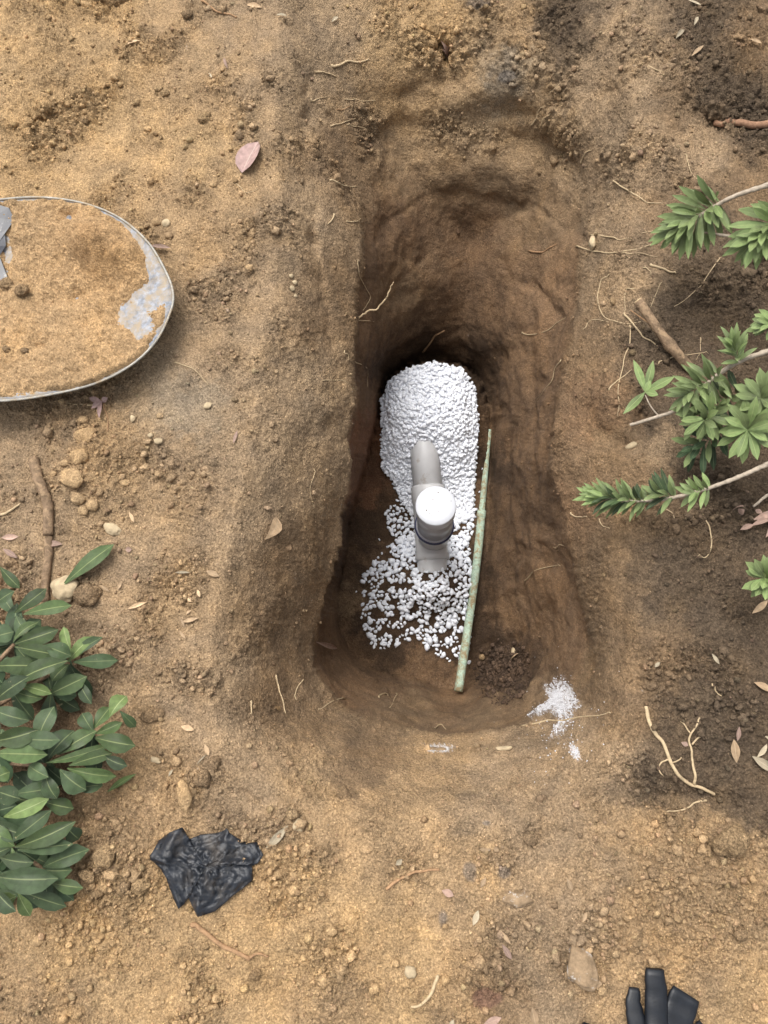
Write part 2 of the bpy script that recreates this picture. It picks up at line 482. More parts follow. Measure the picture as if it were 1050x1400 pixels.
# mounds and hollows of the loose spoil (height in metres)
for x, y, rx, ry, rot, h in [
    (30, 60, 90, 120, 0, .035), (60, 240, 40, 80, 30, -.02), (140, 190, 60, 60, 0, -.012), (300, 90, 60, 90, 20, .012),
    (215, 330, 60, 40, 0, .01), (390, 60, 30, 80, -5, .02), (380, 250, 24, 70, -4, .015), (110, 640, 60, 60, 0, .012),
    (280, 650, 40, 36, 0, -.010), (150, 1170, 70, 40, -20, .03), (190, 1210, 60, 30, 20, .018), (90, 1310, 120, 60, 0, .018),
    (160, 1305, 60, 26, -10, -.010), (385, 1350, 40, 36, 0, -.014), (330, 1340, 14, 46, 8, .008), (440, 1180, 30, 60, 0, .012), (430, 1350, 26, 50, 20, .012),
    (930, 1190, 90, 60, 10, .025), (1000, 1140, 36, 22, 15, .022), (990, 1290, 80, 90, 0, .015), (960, 1090, 60, 14, 10, -.018),
    (930, 60, 60, 50, 0, .02), (1010, 130, 60, 40, 0, .02), (985, 170, 30, 14, 0, -.018), (960, 440, 50, 60, 0, -.022),
    (830, 540, 26, 50, 10, .030), (840, 600, 36, 16, 20, -.012), (880, 570, 14, 36, 0, -.022), (820, 770, 30, 80, 0, .012), (930, 780, 50, 70, 0, .010),
    (900, 640, 40, 30, 0, .012), (700, 100, 60, 30, 0, .012), (760, 30, 30, 30, 0, -.012), (610, 90, 14, 36, -10, -.020), (560, 60, 50, 40, 0, .012),
    (640, 130, 60, 20, 0, .010), (560, 130, 40, 16, -10, -.012), (700, 150, 30, 14, 10, -.010), 
    (380, 870, 40, 70, 10, .014), (360, 950, 40, 24, 0, .01), (500, 1040, 80, 16, 5, .012), (660, 1030, 60, 12, -5, .012), (600, 1070, 120, 20, 0, -.008),
    (255, 1075, 12, 30, 0, .02), (280, 1052, 14, 16, 0, .015), (370, 1010, 60, 30, 0, .01), (775, 890, 20, 40, 0, .01), (585, 830, 70, 60, 0, .02), (594, 802, 44, 30, 0, .13)]:
    Z += h * gauss(x, y, rx, ry, rot)

Z += .160 * smooth(705, 550, PY) * np.exp(-((PX - 587) / 74) ** 4) * FLO
# cracks and small scarps
def crack(pts, depth, width):
    global Z
    p = spline(pts, 10 * len(pts))
    p[:, :2] += rng.normal(size=(len(p), 2)) * 2.0
    xs = (p[:, 0].min() - 30, p[:, 0].max() + 30); ys = (p[:, 1].min() - 30, p[:, 1].max() + 30)
    a, b = np.searchsorted(GX, xs); c, d = np.searchsorted(GY, ys)
    D, _ = dist_poly(PX[c:d, a:b], PY[c:d, a:b], p, False)
    q = np.stack([PX[c:d, a:b] / 16, PY[c:d, a:b] / 16, np.zeros_like(D)], -1)
    D = np.abs(D + 5 * fbm(q, 1.0, 3, 7.0))
    Z[c:d, a:b] -= .75 * depth * smooth(-.35, .45, perlin(q, .55, 3.0)) * np.exp(-(D / (1.5 * width)) ** 1.4)
for pts, dep, w in [
    ([(424, -10), (430, 50), (421, 110), (418, 165), (424, 230), (428, 300), (424, 335)], .022, 5),
    ([(424, 335), (441, 390), (450, 450), (454, 520), (448, 590)], .012, 5), ([(352, 300), (362, 380), (372, 450)], .007, 6),
    ([(380, 420), (392, 520), (390, 600)], .007, 7), ([(262, 700), (290, 696), (322, 686)], .008, 3.5), ([(1036, 1106), (1042, 1122), (1038, 1138)], .02, 4),
    ([(950, 1106), (954, 1130), (960, 1145)], .012, 4), ([(800, 560), (815, 590), (838, 604), (866, 606), (874, 570)], .016, 5), ([(795, 820), (800, 850), (796, 900)], .012, 5),
    ([(850, 985), (858, 1012), (852, 1040)], .010, 6), ([(530, 20), (590, 50), (612, 80), (618, 112)], .012, 5), ([(580, 70), (600, 66), (618, 100)], .02, 4),
    ([(545, 125), (600, 118), (640, 128), (690, 118)], .010, 5), ([(690, 160), (740, 150), (790, 120)], .008, 5), ([(812, 140), (860, 110), (920, 60)], .012, 7),
    ([(900, 130), (950, 150), (1000, 190)], .012, 7), ([(880, 290), (960, 240), (1040, 230)], .010, 8), ([(60, 200), (75, 150), (82, 90), (80, 40)], .014, 9), ([(30, 240), (34, 200), (60, 170)], .012, 7),
    ([(80, 1290), (130, 1300), (170, 1290), (210, 1275)], .007, 4), ([(155, 1318), (175, 1325), (210, 1312)], .007, 4), ([(275, 1330), (285, 1355), (300, 1378), (320, 1390)], .010, 5),
    ([(100, 1140), (150, 1145), (180, 1130)], .010, 4), ([(330, 1080), (345, 1092), (362, 1098)], .012, 3.5), ([(640, 1240), (670, 1270), (690, 1330)], .006, 6), ([(615, 1330), (640, 1360), (660, 1390)], .008, 8),
    ([(670, 880), (700, 800), (690, 700)], .02, 10), ([(720, 905), (742, 840), (735, 740)], .015, 10)]:
    crack(pts, dep, w)

P = at(PX, PY, Z)

def normals(P):
    a = np.gradient(P, axis=1); b = np.gradient(P, axis=0)
    n = np.cross(b, a)
    n /= np.linalg.norm(n, axis=-1)[..., None] + 1e-12
    return np.where(n[..., 2:3] < -0.2, -n, n)
NRM = normals(P)
steep = np.clip(1 - np.abs(NRM[..., 2]), 0, 1)

# relief: broad unevenness, lumps, clods, crumbs; scraped spade marks on the walls
big = fbm(P, 5.0, 3, 1.0)
lump = fbm(P, 17.0, 3, 9.0)
rough_m = smooth(-.12, .3, fbm(P, 6.5, 3, 31.0))
for x, y, r, w in [(60, 60, 110, .4), (230, 130, 70, .35), (330, 330, 70, .4), (140, 620, 90, .8), (270, 660, 60, .9), (140, 1170, 90, 1.0), (60, 1370, 80, .6), (950, 1220, 130, .9), (960, 740, 90, .6), (980, 400, 90, .5), (980, 60, 120, .8), (980, 980, 90, .7), (760, 30, 50, .8), (160, 900, 70, .6), (450, 1330, 70, .7), (250, 1060, 50, .7), (720, 1260, 70, .4)]:
    rough_m = np.maximum(rough_m, w * gauss(x, y, r))
for x, y, rx, ry, w in [(390, 620, 90, 260, .8), (400, 1010, 160, 60, .6), (170, 210, 90, 50, .5), (820, 960, 60, 110, .6), (860, 480, 60, 200, .5), (230, 560, 90, 50, .7), (150, 1300, 120, 50, .5), (600, 1050, 220, 50, .6)]:
    rough_m = rough_m * (1 - w * gauss(x, y, rx, ry))
rough_m = rough_m * (1 - .7 * np.clip(SHO * 1.6, 0, 1) * smooth(150, 320, PY))
onflat = (1 - WALL) * (1 - .6 * FLO)
wx = P[..., 0] + .004 * lump; wy = P[..., 1] + .004 * big
w1, v1 = worley2(wx, wy, 48.0, 5)
w2, v2 = worley2(wx, wy, 115.0, 6)
w3, v3 = worley2(wx, wy, 210.0, 8)
clod = np.clip(1 - w1 * 1.35, 0, 1) ** .7 * (v1 ** 3)
clod2 = np.clip(1 - w2 * 1.35, 0, 1) ** .7 * (v2 ** 2)
clod3 = np.clip(1 - w3 * 1.3, 0, 1) ** .7 * v3
fine = fbm(P, 110.0, 2, 5.0)
Ps = P * np.array([1.0, 1.0, 1.25])
ledge = fbm(Ps, 6.0, 4, 71.0, .42)
bill = 1 - np.abs(fbm(Ps + .02 * lump[..., None], 7.0, 3, 90.0, .4)) * 3.0
vert = fbm(P * np.array([1.0, 1.0, .25]), 26.0, 3, 22.0)
disp = (.012 * big + .006 * lump * (.4 + .6 * rough_m)) * (1 - .4 * FLO)
disp += onflat * (rough_m * (.017 * clod + .012 * clod2 + .0055 * clod3) + .0022 * clod3 + .0014 * clod2)
disp += (.0014 + .0030 * rough_m * onflat) * fine + .0012 * perlin(P, 230.0, 6.0)
mid_sho = SHO * (1 - WALL) * (1 - FLO)
disp += WALL * (.016 * ledge + .003 * bill + .003 * vert + .0030 * fbm(P, 45, 4, 2.0, .6)) + mid_sho * (.012 * ledge + .005 * vert)
disp += FLO * (.006 * fbm(P, 30, 3, 8.0))
for pts, dep, w in [([(498, 335), (560, 285), (640, 265), (720, 288), (792, 335)], .016, 9), ([(504, 440), (570, 378), (640, 355), (712, 375), (770, 430)], .016, 9), ([(522, 505), (575, 462), (640, 452), (692, 492)], .014, 7),
                    ([(690, 560), (702, 650), (706, 760), (700, 880)], .014, 8), ([(740, 520), (728, 620), (742, 740), (752, 860)], .012, 8), ([(520, 930), (600, 962), (690, 958), (745, 925)], .010, 8)]:
    p_ = spline(pts, 40); p_[:, :2] += rng.normal(size=(40, 2)) * 1.5
    a, b = np.searchsorted(GX, (p_[:, 0].min() - 50, p_[:, 0].max() + 50)); c, d = np.searchsorted(GY, (p_[:, 1].min() - 50, p_[:, 1].max() + 50))
    q = np.stack([PX[c:d, a:b] / 34, PY[c:d, a:b] / 34, np.zeros((d - c, b - a))], -1)
    D, _ = dist_poly(PX[c:d, a:b], PY[c:d, a:b], p_, False)
    D = D + 14 * fbm(q, 1.0, 4, 19.0)
    disp[c:d, a:b] -= .65 * dep * smooth(-.3, .3, perlin(q, .8, 2.0)) * np.exp(-(D / w) ** 2)
# soil heaped against the bed where pellets are mounded
P = P + NRM * disp[..., None]
NRM = normals(P)

# ---- soil colours by region; the left pit wall is toned darker for its shade
SAND = (0.421, 0.282, 0.147); TAN = (0.366, 0.248, 0.137); GREYB = (0.320, 0.226, 0.137); BROWN = (0.217, 0.146, 0.085); DARK = (0.116, 0.083, 0.054); CLAY = (0.221, 0.138, 0.078); UMB = (0.155, 0.096, 0.055); DARKEST = (0.066, 0.042, 0.026); RED = (0.188, 0.095, 0.052); GREY = (0.291, 0.226, 0.154)
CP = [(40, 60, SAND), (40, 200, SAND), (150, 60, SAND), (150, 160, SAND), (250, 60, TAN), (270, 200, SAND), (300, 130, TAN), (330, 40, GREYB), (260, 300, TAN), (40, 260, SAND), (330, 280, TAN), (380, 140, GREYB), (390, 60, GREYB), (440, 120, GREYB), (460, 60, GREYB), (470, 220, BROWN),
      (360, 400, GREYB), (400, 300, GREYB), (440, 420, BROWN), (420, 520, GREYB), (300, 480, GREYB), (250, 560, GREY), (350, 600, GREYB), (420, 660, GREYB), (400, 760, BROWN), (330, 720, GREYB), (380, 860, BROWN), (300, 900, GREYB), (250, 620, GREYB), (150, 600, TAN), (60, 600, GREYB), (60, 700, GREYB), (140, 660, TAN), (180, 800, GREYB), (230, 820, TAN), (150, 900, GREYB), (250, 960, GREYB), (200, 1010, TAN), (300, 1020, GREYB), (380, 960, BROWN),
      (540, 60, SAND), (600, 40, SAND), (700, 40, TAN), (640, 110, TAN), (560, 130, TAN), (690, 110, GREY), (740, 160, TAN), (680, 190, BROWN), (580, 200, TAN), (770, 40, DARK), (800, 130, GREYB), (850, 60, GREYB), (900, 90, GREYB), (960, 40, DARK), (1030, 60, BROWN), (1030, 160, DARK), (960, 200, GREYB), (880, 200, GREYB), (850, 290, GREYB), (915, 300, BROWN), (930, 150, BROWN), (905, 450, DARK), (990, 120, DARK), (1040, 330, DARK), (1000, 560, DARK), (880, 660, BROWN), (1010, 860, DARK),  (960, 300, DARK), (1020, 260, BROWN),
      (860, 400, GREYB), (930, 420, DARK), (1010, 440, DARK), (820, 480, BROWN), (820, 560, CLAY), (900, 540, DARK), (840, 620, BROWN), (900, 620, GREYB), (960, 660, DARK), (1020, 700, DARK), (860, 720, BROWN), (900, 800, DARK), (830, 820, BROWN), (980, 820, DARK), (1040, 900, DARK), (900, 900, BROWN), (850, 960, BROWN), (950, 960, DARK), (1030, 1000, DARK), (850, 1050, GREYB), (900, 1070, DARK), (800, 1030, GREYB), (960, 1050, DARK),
      (480, 780, DARKEST), (500, 850, DARKEST), (540, 890, DARKEST), (620, 885, DARKEST), (645, 780, DARKEST), (495, 720, DARKEST), (660, 640, DARKEST), (585, 480, DARKEST), (640, 490, DARKEST), (530, 510, DARKEST), (655, 850, DARKEST), (690, 600, UMB), (690, 780, UMB), (600, 915, UMB), (470, 870, UMB), (530, 195, TAN), (570, 205, TAN), (620, 200, TAN), (670, 210, GREYB), (720, 205, TAN), (770, 225, BROWN), (560, 245, BROWN), (630, 245, BROWN), (700, 245, BROWN), (494, 290, UMB), (492, 380, UMB), (492, 460, UMB), (490, 540, UMB), (560, 300, UMB), (640, 300, UMB), (740, 280, BROWN), (540, 400, BROWN), (640, 400, UMB), (740, 400, CLAY), (620, 460, UMB), (720, 480, CLAY), (720, 600, CLAY), (700, 700, UMB), (740, 760, CLAY), (770, 700, CLAY), (700, 840, CLAY), (760, 860, CLAY), (510, 590, RED), (505, 680, RED), (500, 760, UMB), (480, 820, BROWN), (530, 700, DARKEST), (520, 720, DARKEST), (600, 620, DARKEST), (600, 800, DARKEST), (540, 860, DARKEST), (560, 910, CLAY), (620, 930, CLAY), (686, 922, DARKEST), (690, 900, DARKEST), (660, 700, UMB), (480, 920, CLAY), (560, 970, BROWN), (660, 980, BROWN), (740, 960, BROWN),  # umber points down the left wall paint in shade; floor points are darkest
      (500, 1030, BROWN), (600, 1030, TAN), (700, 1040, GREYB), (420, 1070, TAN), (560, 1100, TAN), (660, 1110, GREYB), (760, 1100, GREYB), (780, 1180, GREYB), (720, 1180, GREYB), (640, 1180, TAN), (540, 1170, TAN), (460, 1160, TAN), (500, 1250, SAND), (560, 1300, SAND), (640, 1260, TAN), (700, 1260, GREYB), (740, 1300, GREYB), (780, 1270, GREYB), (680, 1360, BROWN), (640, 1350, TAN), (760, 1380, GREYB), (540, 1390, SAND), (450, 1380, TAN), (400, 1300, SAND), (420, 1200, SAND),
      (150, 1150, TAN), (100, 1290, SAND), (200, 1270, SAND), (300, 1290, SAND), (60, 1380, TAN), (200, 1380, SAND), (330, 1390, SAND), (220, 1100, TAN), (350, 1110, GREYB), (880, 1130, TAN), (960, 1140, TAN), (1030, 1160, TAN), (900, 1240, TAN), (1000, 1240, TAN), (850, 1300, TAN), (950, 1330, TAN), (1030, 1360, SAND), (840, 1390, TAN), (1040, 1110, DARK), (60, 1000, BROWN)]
wp = np.stack([QX / 45, QY / 45, np.zeros_like(QX)], -1)
CX = QX + 26 * fbm(wp, 1.0, 4, 11.0); CY = QY + 26 * fbm(wp, 1.0, 4, 61.0)
cpx = np.array([(x, y) for x, y, c in CP], float)
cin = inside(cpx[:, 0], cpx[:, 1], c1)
def colour_field(sel):
    acc = np.zeros(QX.shape + (3,)); ws = np.zeros(QX.shape)
    for (x, y, c), k in zip(CP, cin):
        if k != sel: continue
        d2 = (CX - x) ** 2 + (CY - y) ** 2
        w = 1 / (d2 / 900.0 + .25) ** 2.0
        acc += w[..., None] * np.log(np.array(c)); ws += w
    return np.exp(acc / ws[..., None])
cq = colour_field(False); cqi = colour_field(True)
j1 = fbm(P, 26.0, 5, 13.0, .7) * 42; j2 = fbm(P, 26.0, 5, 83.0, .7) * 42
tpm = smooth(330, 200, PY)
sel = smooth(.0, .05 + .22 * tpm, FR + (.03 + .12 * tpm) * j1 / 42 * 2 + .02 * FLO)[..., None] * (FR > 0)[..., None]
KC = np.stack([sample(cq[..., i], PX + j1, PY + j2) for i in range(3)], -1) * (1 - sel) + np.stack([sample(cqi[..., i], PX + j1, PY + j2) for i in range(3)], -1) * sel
# crumbly spoil is a little paler on its raised grains, ochre and grey patches
patch = fbm(P, 22.0, 4, 55.0)
KC = KC * (1 + .38 * patch[..., None] * np.array([1.0, .95, .8]))
KC = KC * (1 + (.22 * (clod2 + clod3 - .35) * rough_m * onflat)[..., None])
# white powder dusted on the near right lip
pw = np.zeros_like(PX)
for x, y, rx, ry, rot, a in [(768, 958, 20, 30, 0, 1.15), (752, 966, 34, 9, -28, .95), (766, 990, 12, 22, 25, .7), (752, 1010, 22, 7, -52, .45), (786, 1028, 9, 16, -15, .75), (776, 1016, 20, 24, 0, .32)]:
    pw = np.maximum(pw, a * gauss(x, y, rx, ry, rot))
streak = fbm(np.stack([PX * .09 - PY * .02, PX * .02 + PY * .035, np.zeros_like(PX)], -1), 1.0, 4, 5.0)
grn = perlin(P, 330.0, 2.0)
PWD = .85 * smooth(.36, .95, pw + .50 * streak + .34 * grn)
for x, y, rx, ry in [(707, 1227, 18, 9), (784, 1300, 8, 14), (600, 1024, 22, 6)]:
    PWD = np.maximum(PWD, .8 * smooth(.5, .8, gauss(x, y, rx, ry) + .5 * grn + .3 * streak))
KC = KC * (1 - PWD[..., None]) + PWD[..., None] * np.array([.68, .68, .70])
# dark purple-brown stain of rotted berries, charcoal smears
st = smooth(.4, .7, gauss(660, 1365, 26, 18) + .5 * patch)
KC = KC * (1 - .5 * st[..., None]) + .5 * st[..., None] * np.array([.12, .05, .05])
for x, y, rx, ry in [(690, 105, 26, 12), (655, 8, 26, 12), (640, 1190, 14, 18), (690, 1190, 12, 10), (606, 1255, 10, 16), (665, 1125, 7, 4)]:
    st = smooth(.45, .75, gauss(x, y, rx, ry) + .6 * patch)
    KC = KC * (1 - .55 * st[..., None]) + .55 * st[..., None] * np.array([.14, .13, .125])
KC = np.clip(KC, .01, .85)

GRAIN = np.clip(.48 + .14 * rough_m * onflat + .22 * fbm(P, 11.0, 3, 77.0), .3, .8) * np.where(WALL > .3, .75, 1.0)
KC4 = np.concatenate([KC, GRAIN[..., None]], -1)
ny, nx = PX.shape
idx = np.arange(ny * nx).reshape(ny, nx)
# image rows run towards the viewer: wind the quads so that they face up
Q = np.stack([idx[:-1, :-1], idx[1:, :-1], idx[1:, 1:], idx[:-1, 1:]], -1).reshape(-1, 4)
ring = np.concatenate([idx[0, :-1], idx[:-1, -1], idx[-1, :0:-1], idx[:0:-1, 0]])
V = P.reshape(-1, 3); C = KC4.reshape(-1, 4)
allV = [V]; allC = [C]; allF = [Q]; prev = ring; n0 = len(V); ctr = np.array([0, .35, 0]); cur = V[ring]; cc = C[ring]
for k in range(9):
    cur = ctr + (cur - ctr) * np.array([1.45, 1.45, 0.6]); cur = cur + np.stack([np.zeros(len(cur))] * 2 + [.03 * fbm(cur, 1.2, 2, 3.0)], -1)
    cc = .8 * cc + .2 * np.array(TAN + (.5,))
    new = n0 + np.arange(len(cur)); n0 += len(cur)
    a, b = prev, np.roll(prev, -1); c, d = np.roll(new, -1), new
    allF.append(np.stack([a, b, c, d], -1)); allV.append(cur); allC.append(cc); prev = new
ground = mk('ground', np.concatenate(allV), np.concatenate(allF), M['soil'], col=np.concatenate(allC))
tag(ground, 'sandy brown garden soil with a deep oblong pit dug in it', None, None, 'structure')

def S(px, py, lift=0.0):
    """point on the ground that lies at that place of the photograph, raised along its normal"""
    i = int(np.clip(np.searchsorted(GY, py), 0, ny - 1)); j = int(np.clip(np.searchsorted(GX, px), 0, nx - 1))
    return P[i, j] + NRM[i, j] * lift

def SN(px, py):
    i = int(np.clip(np.searchsorted(GY, py), 2, ny - 3)); j = int(np.clip(np.searchsorted(GX, px), 2, nx - 3))
    n = NRM[max(0, i - 5):i + 6, max(0, j - 5):j + 6].reshape(-1, 3).mean(0)
    return n / np.linalg.norm(n)

def SC(px, py):
    i = int(np.clip(np.searchsorted(GY, py), 0, ny - 1)); j = int(np.clip(np.searchsorted(GX, px), 0, nx - 1))
    return KC[i, j]

def px2m(n, px, py):
    """size in metres of n photo pixels at the ground there"""
    return n * (CAM_H - S(px, py)[2]) / FPX

# ------------------------------------------------------------------ drainage fitting in the pit
R_P = .047
cap_c = at(596, 691, -.40)
pipe_z = -.755
ax_mid = np.array([cap_c[0] - .002, cap_c[1], pipe_z])
far = at(573, 550, pipe_z - .03); near = at(590, 812, pipe_z - .085)
fit = empty('drain_fitting', (cap_c[0], cap_c[1], pipe_z - R_P), 'white plastic drain pipe junction with capped riser standing in the white pellets', 'pipe')
def pipe_part(name, a, b, prof, mat, sides=40):
    a = np.asarray(a, float); b = np.asarray(b, float); L_ = np.linalg.norm(b - a)
    V_, F_ = lathe([(r, t * L_) for r, t in prof], a, sides, b - a)
    o = mk(name, V_, F_, M[mat], fit)
    return o
ud = (far - ax_mid) / np.linalg.norm(far - ax_mid); dn = (near - ax_mid) / np.linalg.norm(near - ax_mid)
pipe_part('pipe', ax_mid + ud * .13, far, [(R_P * .93, 0), (R_P * .93, 1)], 'pvc_pale')
# socket of the junction, with its chamfered mouth and lip
pipe_part('junction_body', ax_mid + dn * .075, ax_mid + ud * .155,
          [(R_P * .95, 0), (R_P * 1.06, .01), (R_P * 1.06, .08), (R_P, .1), (R_P, .75), (R_P * 1.05, .78), (R_P * 1.08, .97), (R_P * 1.0, 1.0)], 'pvc_pale', 44)
pipe_part('tail_pipe', ax_mid + dn * .06, near, [(R_P * .93, 0), (R_P * .93, 1)], 'pvc_pale')
neck_top = -.63
c_ax = np.array([cap_c[0], cap_c[1], 0])
V_, F_ = lathe([(.046, pipe_z), (.047, neck_top - .05), (.0505, neck_top - .03), (.0515, neck_top - .006), (.0505, neck_top)], c_ax, 48)
mk('riser_socket', V_, F_, M['pvc_pale'], fit)
V_, F_ = lathe([(.0485, neck_top), (.0545, neck_top + .001), (.0550, neck_top + .008), (.0525, neck_top + .012), (.047, neck_top + .010)], c_ax, 48)
mk('seal_ring', V_, F_, M['rubber_blue'], fit)
V_, F_ = lathe([(.0490, neck_top + .0125), (.0505, neck_top + .0135), (.0505, neck_top + .017), (.0485, neck_top + .0185)], c_ax, 48)
mk('clamp_lip', V_, F_, M['pvc_grey'], fit)
V_, F_ = lathe([(.0475, neck_top + .003), (.0478, -.437)], c_ax, 48)
mk('riser', V_, F_, M['pvc_grey'], fit)
V_, F_ = lathe([(.0500, -.455), (.0510, -.452), (.0512, -.410), (.0506, -.4035), (.0488, -.4008), (.030, -.4002), (.010, -.4000)], c_ax, 56)
cap = mk('cap', V_, F_, M['pvc_white'], fit)
for k in range(14):
    a = random.uniform(0, 6.28); r = .042 * random.random() ** .5
    V_, F_ = ico(0); V_ = V_ * np.array([1, 1, .5]) * random.uniform(.0008, .0019) + c_ax + np.array([r * math.cos(a), r * math.sin(a), -.4])
    mk('dirt_speck', V_, [tuple(f) for f in F_], M['clod_dark'], cap)

# verdigris copper pipe leaning along the right-hand foot of the wall
pa = S(671, 588, .004); pb = S(658, 700, .016); pc = S(628, 950, .012)
cu = empty('copper_pipe', pc, 'verdigris green copper pipe slanting along the right foot of the pit wall', 'pipe')
V_, F_ = tube(spline([pb + (pa - pb) * -.12, pb + (pa - pb) * .5, pa], 14), np.linspace(.0100, .0075, 14), 14, True, .02, 3)
mk('thin_section', V_, F_, M['copper'], cu)
t_ = np.linspace(0, 1, 26)
path = pb + (pc - pb) * t_[:, None]; path[:, 0] += .004 * np.sin(t_ * 4)
V_, F_ = tube(path, 0.0120 + .0005 * np.sin(t_ * 9), 20, True, .012, 5)
mk('pipe', V_, F_, M['copper'], cu)
V_, F_ = tube(pb + (pc - pb) * np.array([[-.004], [0.0], [.035], [.04]]), [.0120, .0138, .0138, .0124], 20)
mk('coupling', V_, F_, M['copper'], cu)

# ------------------------------------------------------------------ white foam pellets
U = [(522, 548), (534, 520), (556, 505), (590, 497), (628, 504), (648, 530), (652, 580), (648, 640), (646, 705), (612, 720), (562, 700), (548, 682), (535, 655), (522, 640)]
MID = [(530, 695), (556, 672), (650, 690), (642, 742), (622, 760), (560, 766), (528, 722)]
LOW = [(494, 790), (520, 755), (548, 735), (640, 735), (646, 800), (643, 880), (630, 900), (606, 903), (575, 878), (545, 884), (512, 888), (492, 860)]
def scatter(poly, dmin, tries, keep):
    out = []; xs = [p[0] for p in poly]; ys = [p[1] for p in poly]
    cell = {}
    X_ = rng.uniform(min(xs), max(xs), tries); Y_ = rng.uniform(min(ys), max(ys), tries)
    ok = inside(X_, Y_, poly)
    for x, y in zip(X_[ok], Y_[ok]):
        if not keep(x, y): continue
        k = (int(x // dmin), int(y // dmin))
        if any((x - q[0]) ** 2 + (y - q[1]) ** 2 < dmin * dmin for i in (-1, 0, 1) for j in (-1, 0, 1) for q in cell.get((k[0] + i, k[1] + j), ())): continue
        cell.setdefault(k, []).append((x, y)); out.append((x, y))
    return out
def nz(x, y, s, o): return float(perlin(np.array([x / s, y / s, 0.0]), 1.0, o))
def pipe_clear(x, y):
    if 571 < x < 609 and 640 < y < 764: return False
    if 567 < x < 592 and 600 < y <= 640: return False
    return True
pel = []      # x, y, size px, lift px, layer
for x, y in scatter(U, 3.7, 30000, lambda x, y: True): pel.append((x, y, random.uniform(9.5, 12), 1.0))
for x, y in scatter(U, 3.9, 30000, lambda x, y: pipe_clear(x, y) and not (y > 640 and random.random() < .45)): pel.append((x, y, random.uniform(9.0, 12.5), 3.0))
for x, y in scatter(MID, 4.6, 8000, lambda x, y: pipe_clear(x, y) and nz(x, y, 12, 4.0) > -.25): pel.append((x, y, random.uniform(6, 11.5), 1.2))
for x, y in scatter(LOW, 4.2, 16000, lambda x, y: pipe_clear(x, y) and nz(x, y, 13, 9.0) > (-.12 if y < 830 else .0) - .35 * (x > 570) * (y < 850)): pel.append((x, y, random.choice([1, 1, 1, 1.35]) * random.uniform(4.5, 10.5), 1.2))
for x, y in scatter(U, 6, 12000, lambda x, y: pipe_clear(x, y) and y < 650): pel.append((x, y, random.uniform(9.5, 13), 4.6))
for x, y in scatter(LOW, 6.5, 4000, lambda x, y: pipe_clear(x, y) and y < 850 and x > 545 and nz(x, y, 13, 9.0) > -.1): pel.append((x, y, random.uniform(7, 12), 4.5))
for x, y, s in [(503, 780, 6), (497, 788, 8), (486, 808, 4), (518, 737, 5), (526, 702, 8), (534, 703, 6), (552, 679, 11), (543, 669, 6), (640, 905, 8), (641, 868, 7), (655, 672, 5), (651, 720, 5), (658, 640, 4), (643, 858, 5), (495, 902, 0)]:
    if s: pel.append((x, y, s, 1.0))
def bean(seed):
    r = np.random.default_rng(seed)
    bend = r.uniform(.4, 1.6); n = 6
    t = np.linspace(-1, 1, n); ang = t * bend
    R_ = .5 / max(bend, .3)
    c = np.stack([R_ * np.sin(ang), R_ * (1 - np.cos(ang)), .05 * r.normal(size=n)], -1)
    rad = .27 * np.sqrt(np.clip(1 - (np.abs(t) * .97) ** 3.2, .02, 1)) * (1 + .12 * r.normal(size=n))
    return tube(c, rad, 6, True, .06, seed)
def lumpy(seed, sub=1, k=.28):
    V_, F_ = ico(sub); r = np.random.default_rng(seed)
    V_ = V_ * (1 + k * perlin(V_, 1.1, seed * 3.7)[:, None] + .5 * k * perlin(V_, 2.6, seed * 1.3)[:, None]) * r.uniform(.65, 1.0, 3)
    return V_ * .52, [tuple(f) for f in F_]
shapes = [bean(i) for i in range(7)] + [lumpy(i) for i in range(40, 46)]
for k in range(7, 13):
    V_, F_ = shapes[k]; V_ = np.array(V_); r = np.random.default_rng(k)
    for _ in range(9):
        nn = r.normal(size=3); nn /= np.linalg.norm(nn); V_ = V_ - nn * np.clip(V_ @ nn - r.uniform(.26, .42), 0, None)[:, None] * .9
    shapes[k] = (V_ * np.array([1.15, .95, .8]), F_)
for k in range(7):
    shapes[k] = (np.array(shapes[k][0]) * np.array([1, 1, .6]), shapes[k][1])
shape_me = []
for V_, F_ in shapes:
    me = bpy.data.meshes.new('foam_pellet'); me.from_pydata([tuple(v) for v in V_], [], F_)
    me.polygons.foreach_set('use_smooth', np.ones(len(me.polygons), bool)); me.materials.append(M['foam']); shape_me.append(me)
order = sorted(range(len(pel)), key=lambda i: -(pel[i][2] + (4 if pel[i][3] > 2 else 0) + (2.5 if pel[i][1] > 700 else 0) + (8 if pel[i][1] > 780 and pel[i][0] < 520 else 0)))
singles = set(order[:300])
restV = []; restF = []; off = 0
for i, (x, y, s, l) in enumerate(pel):
    m_ = s * (CAM_H - S(x, y)[2]) / FPX
    m_ *= .74 if y < 700 else .80
    k = random.randrange(7) if (y < 700 and random.random() < .75) or random.random() < .2 else random.randrange(7, 13)
    p = S(x, y) + np.array([0, 0, m_ * .22 + (l - 1) * .0017])
    rot = Matrix.Rotation(random.uniform(0, 6.28), 3, 'Z') @ Matrix.Rotation(random.uniform(-.38, .38), 3, 'X') @ Matrix.Rotation(random.uniform(-.38, .38), 3, 'Y')
    if i in singles:
        o = bpy.data.objects.new('foam_pellet', shape_me[k]); COL.objects.link(o)
        o.location = p; o.rotation_euler = rot.to_euler(); o.scale = (m_,) * 3
        if y < 700: tag(o, 'white foam pellet in the dense heap at the far end of the pit', 'foam pellet', 'white foam pellets heaped in the pit')
        else: tag(o, 'white foam pellet strewn on dark soil at the near end of the pit', 'foam pellet', 'white foam pellets strewn in the pit')
    else:
        V_, F_ = shapes[k]
        restV.append((V_ * m_) @ np.array(rot).T + p); restF += [tuple(a + off for a in f) for f in F_]; off += len(V_)
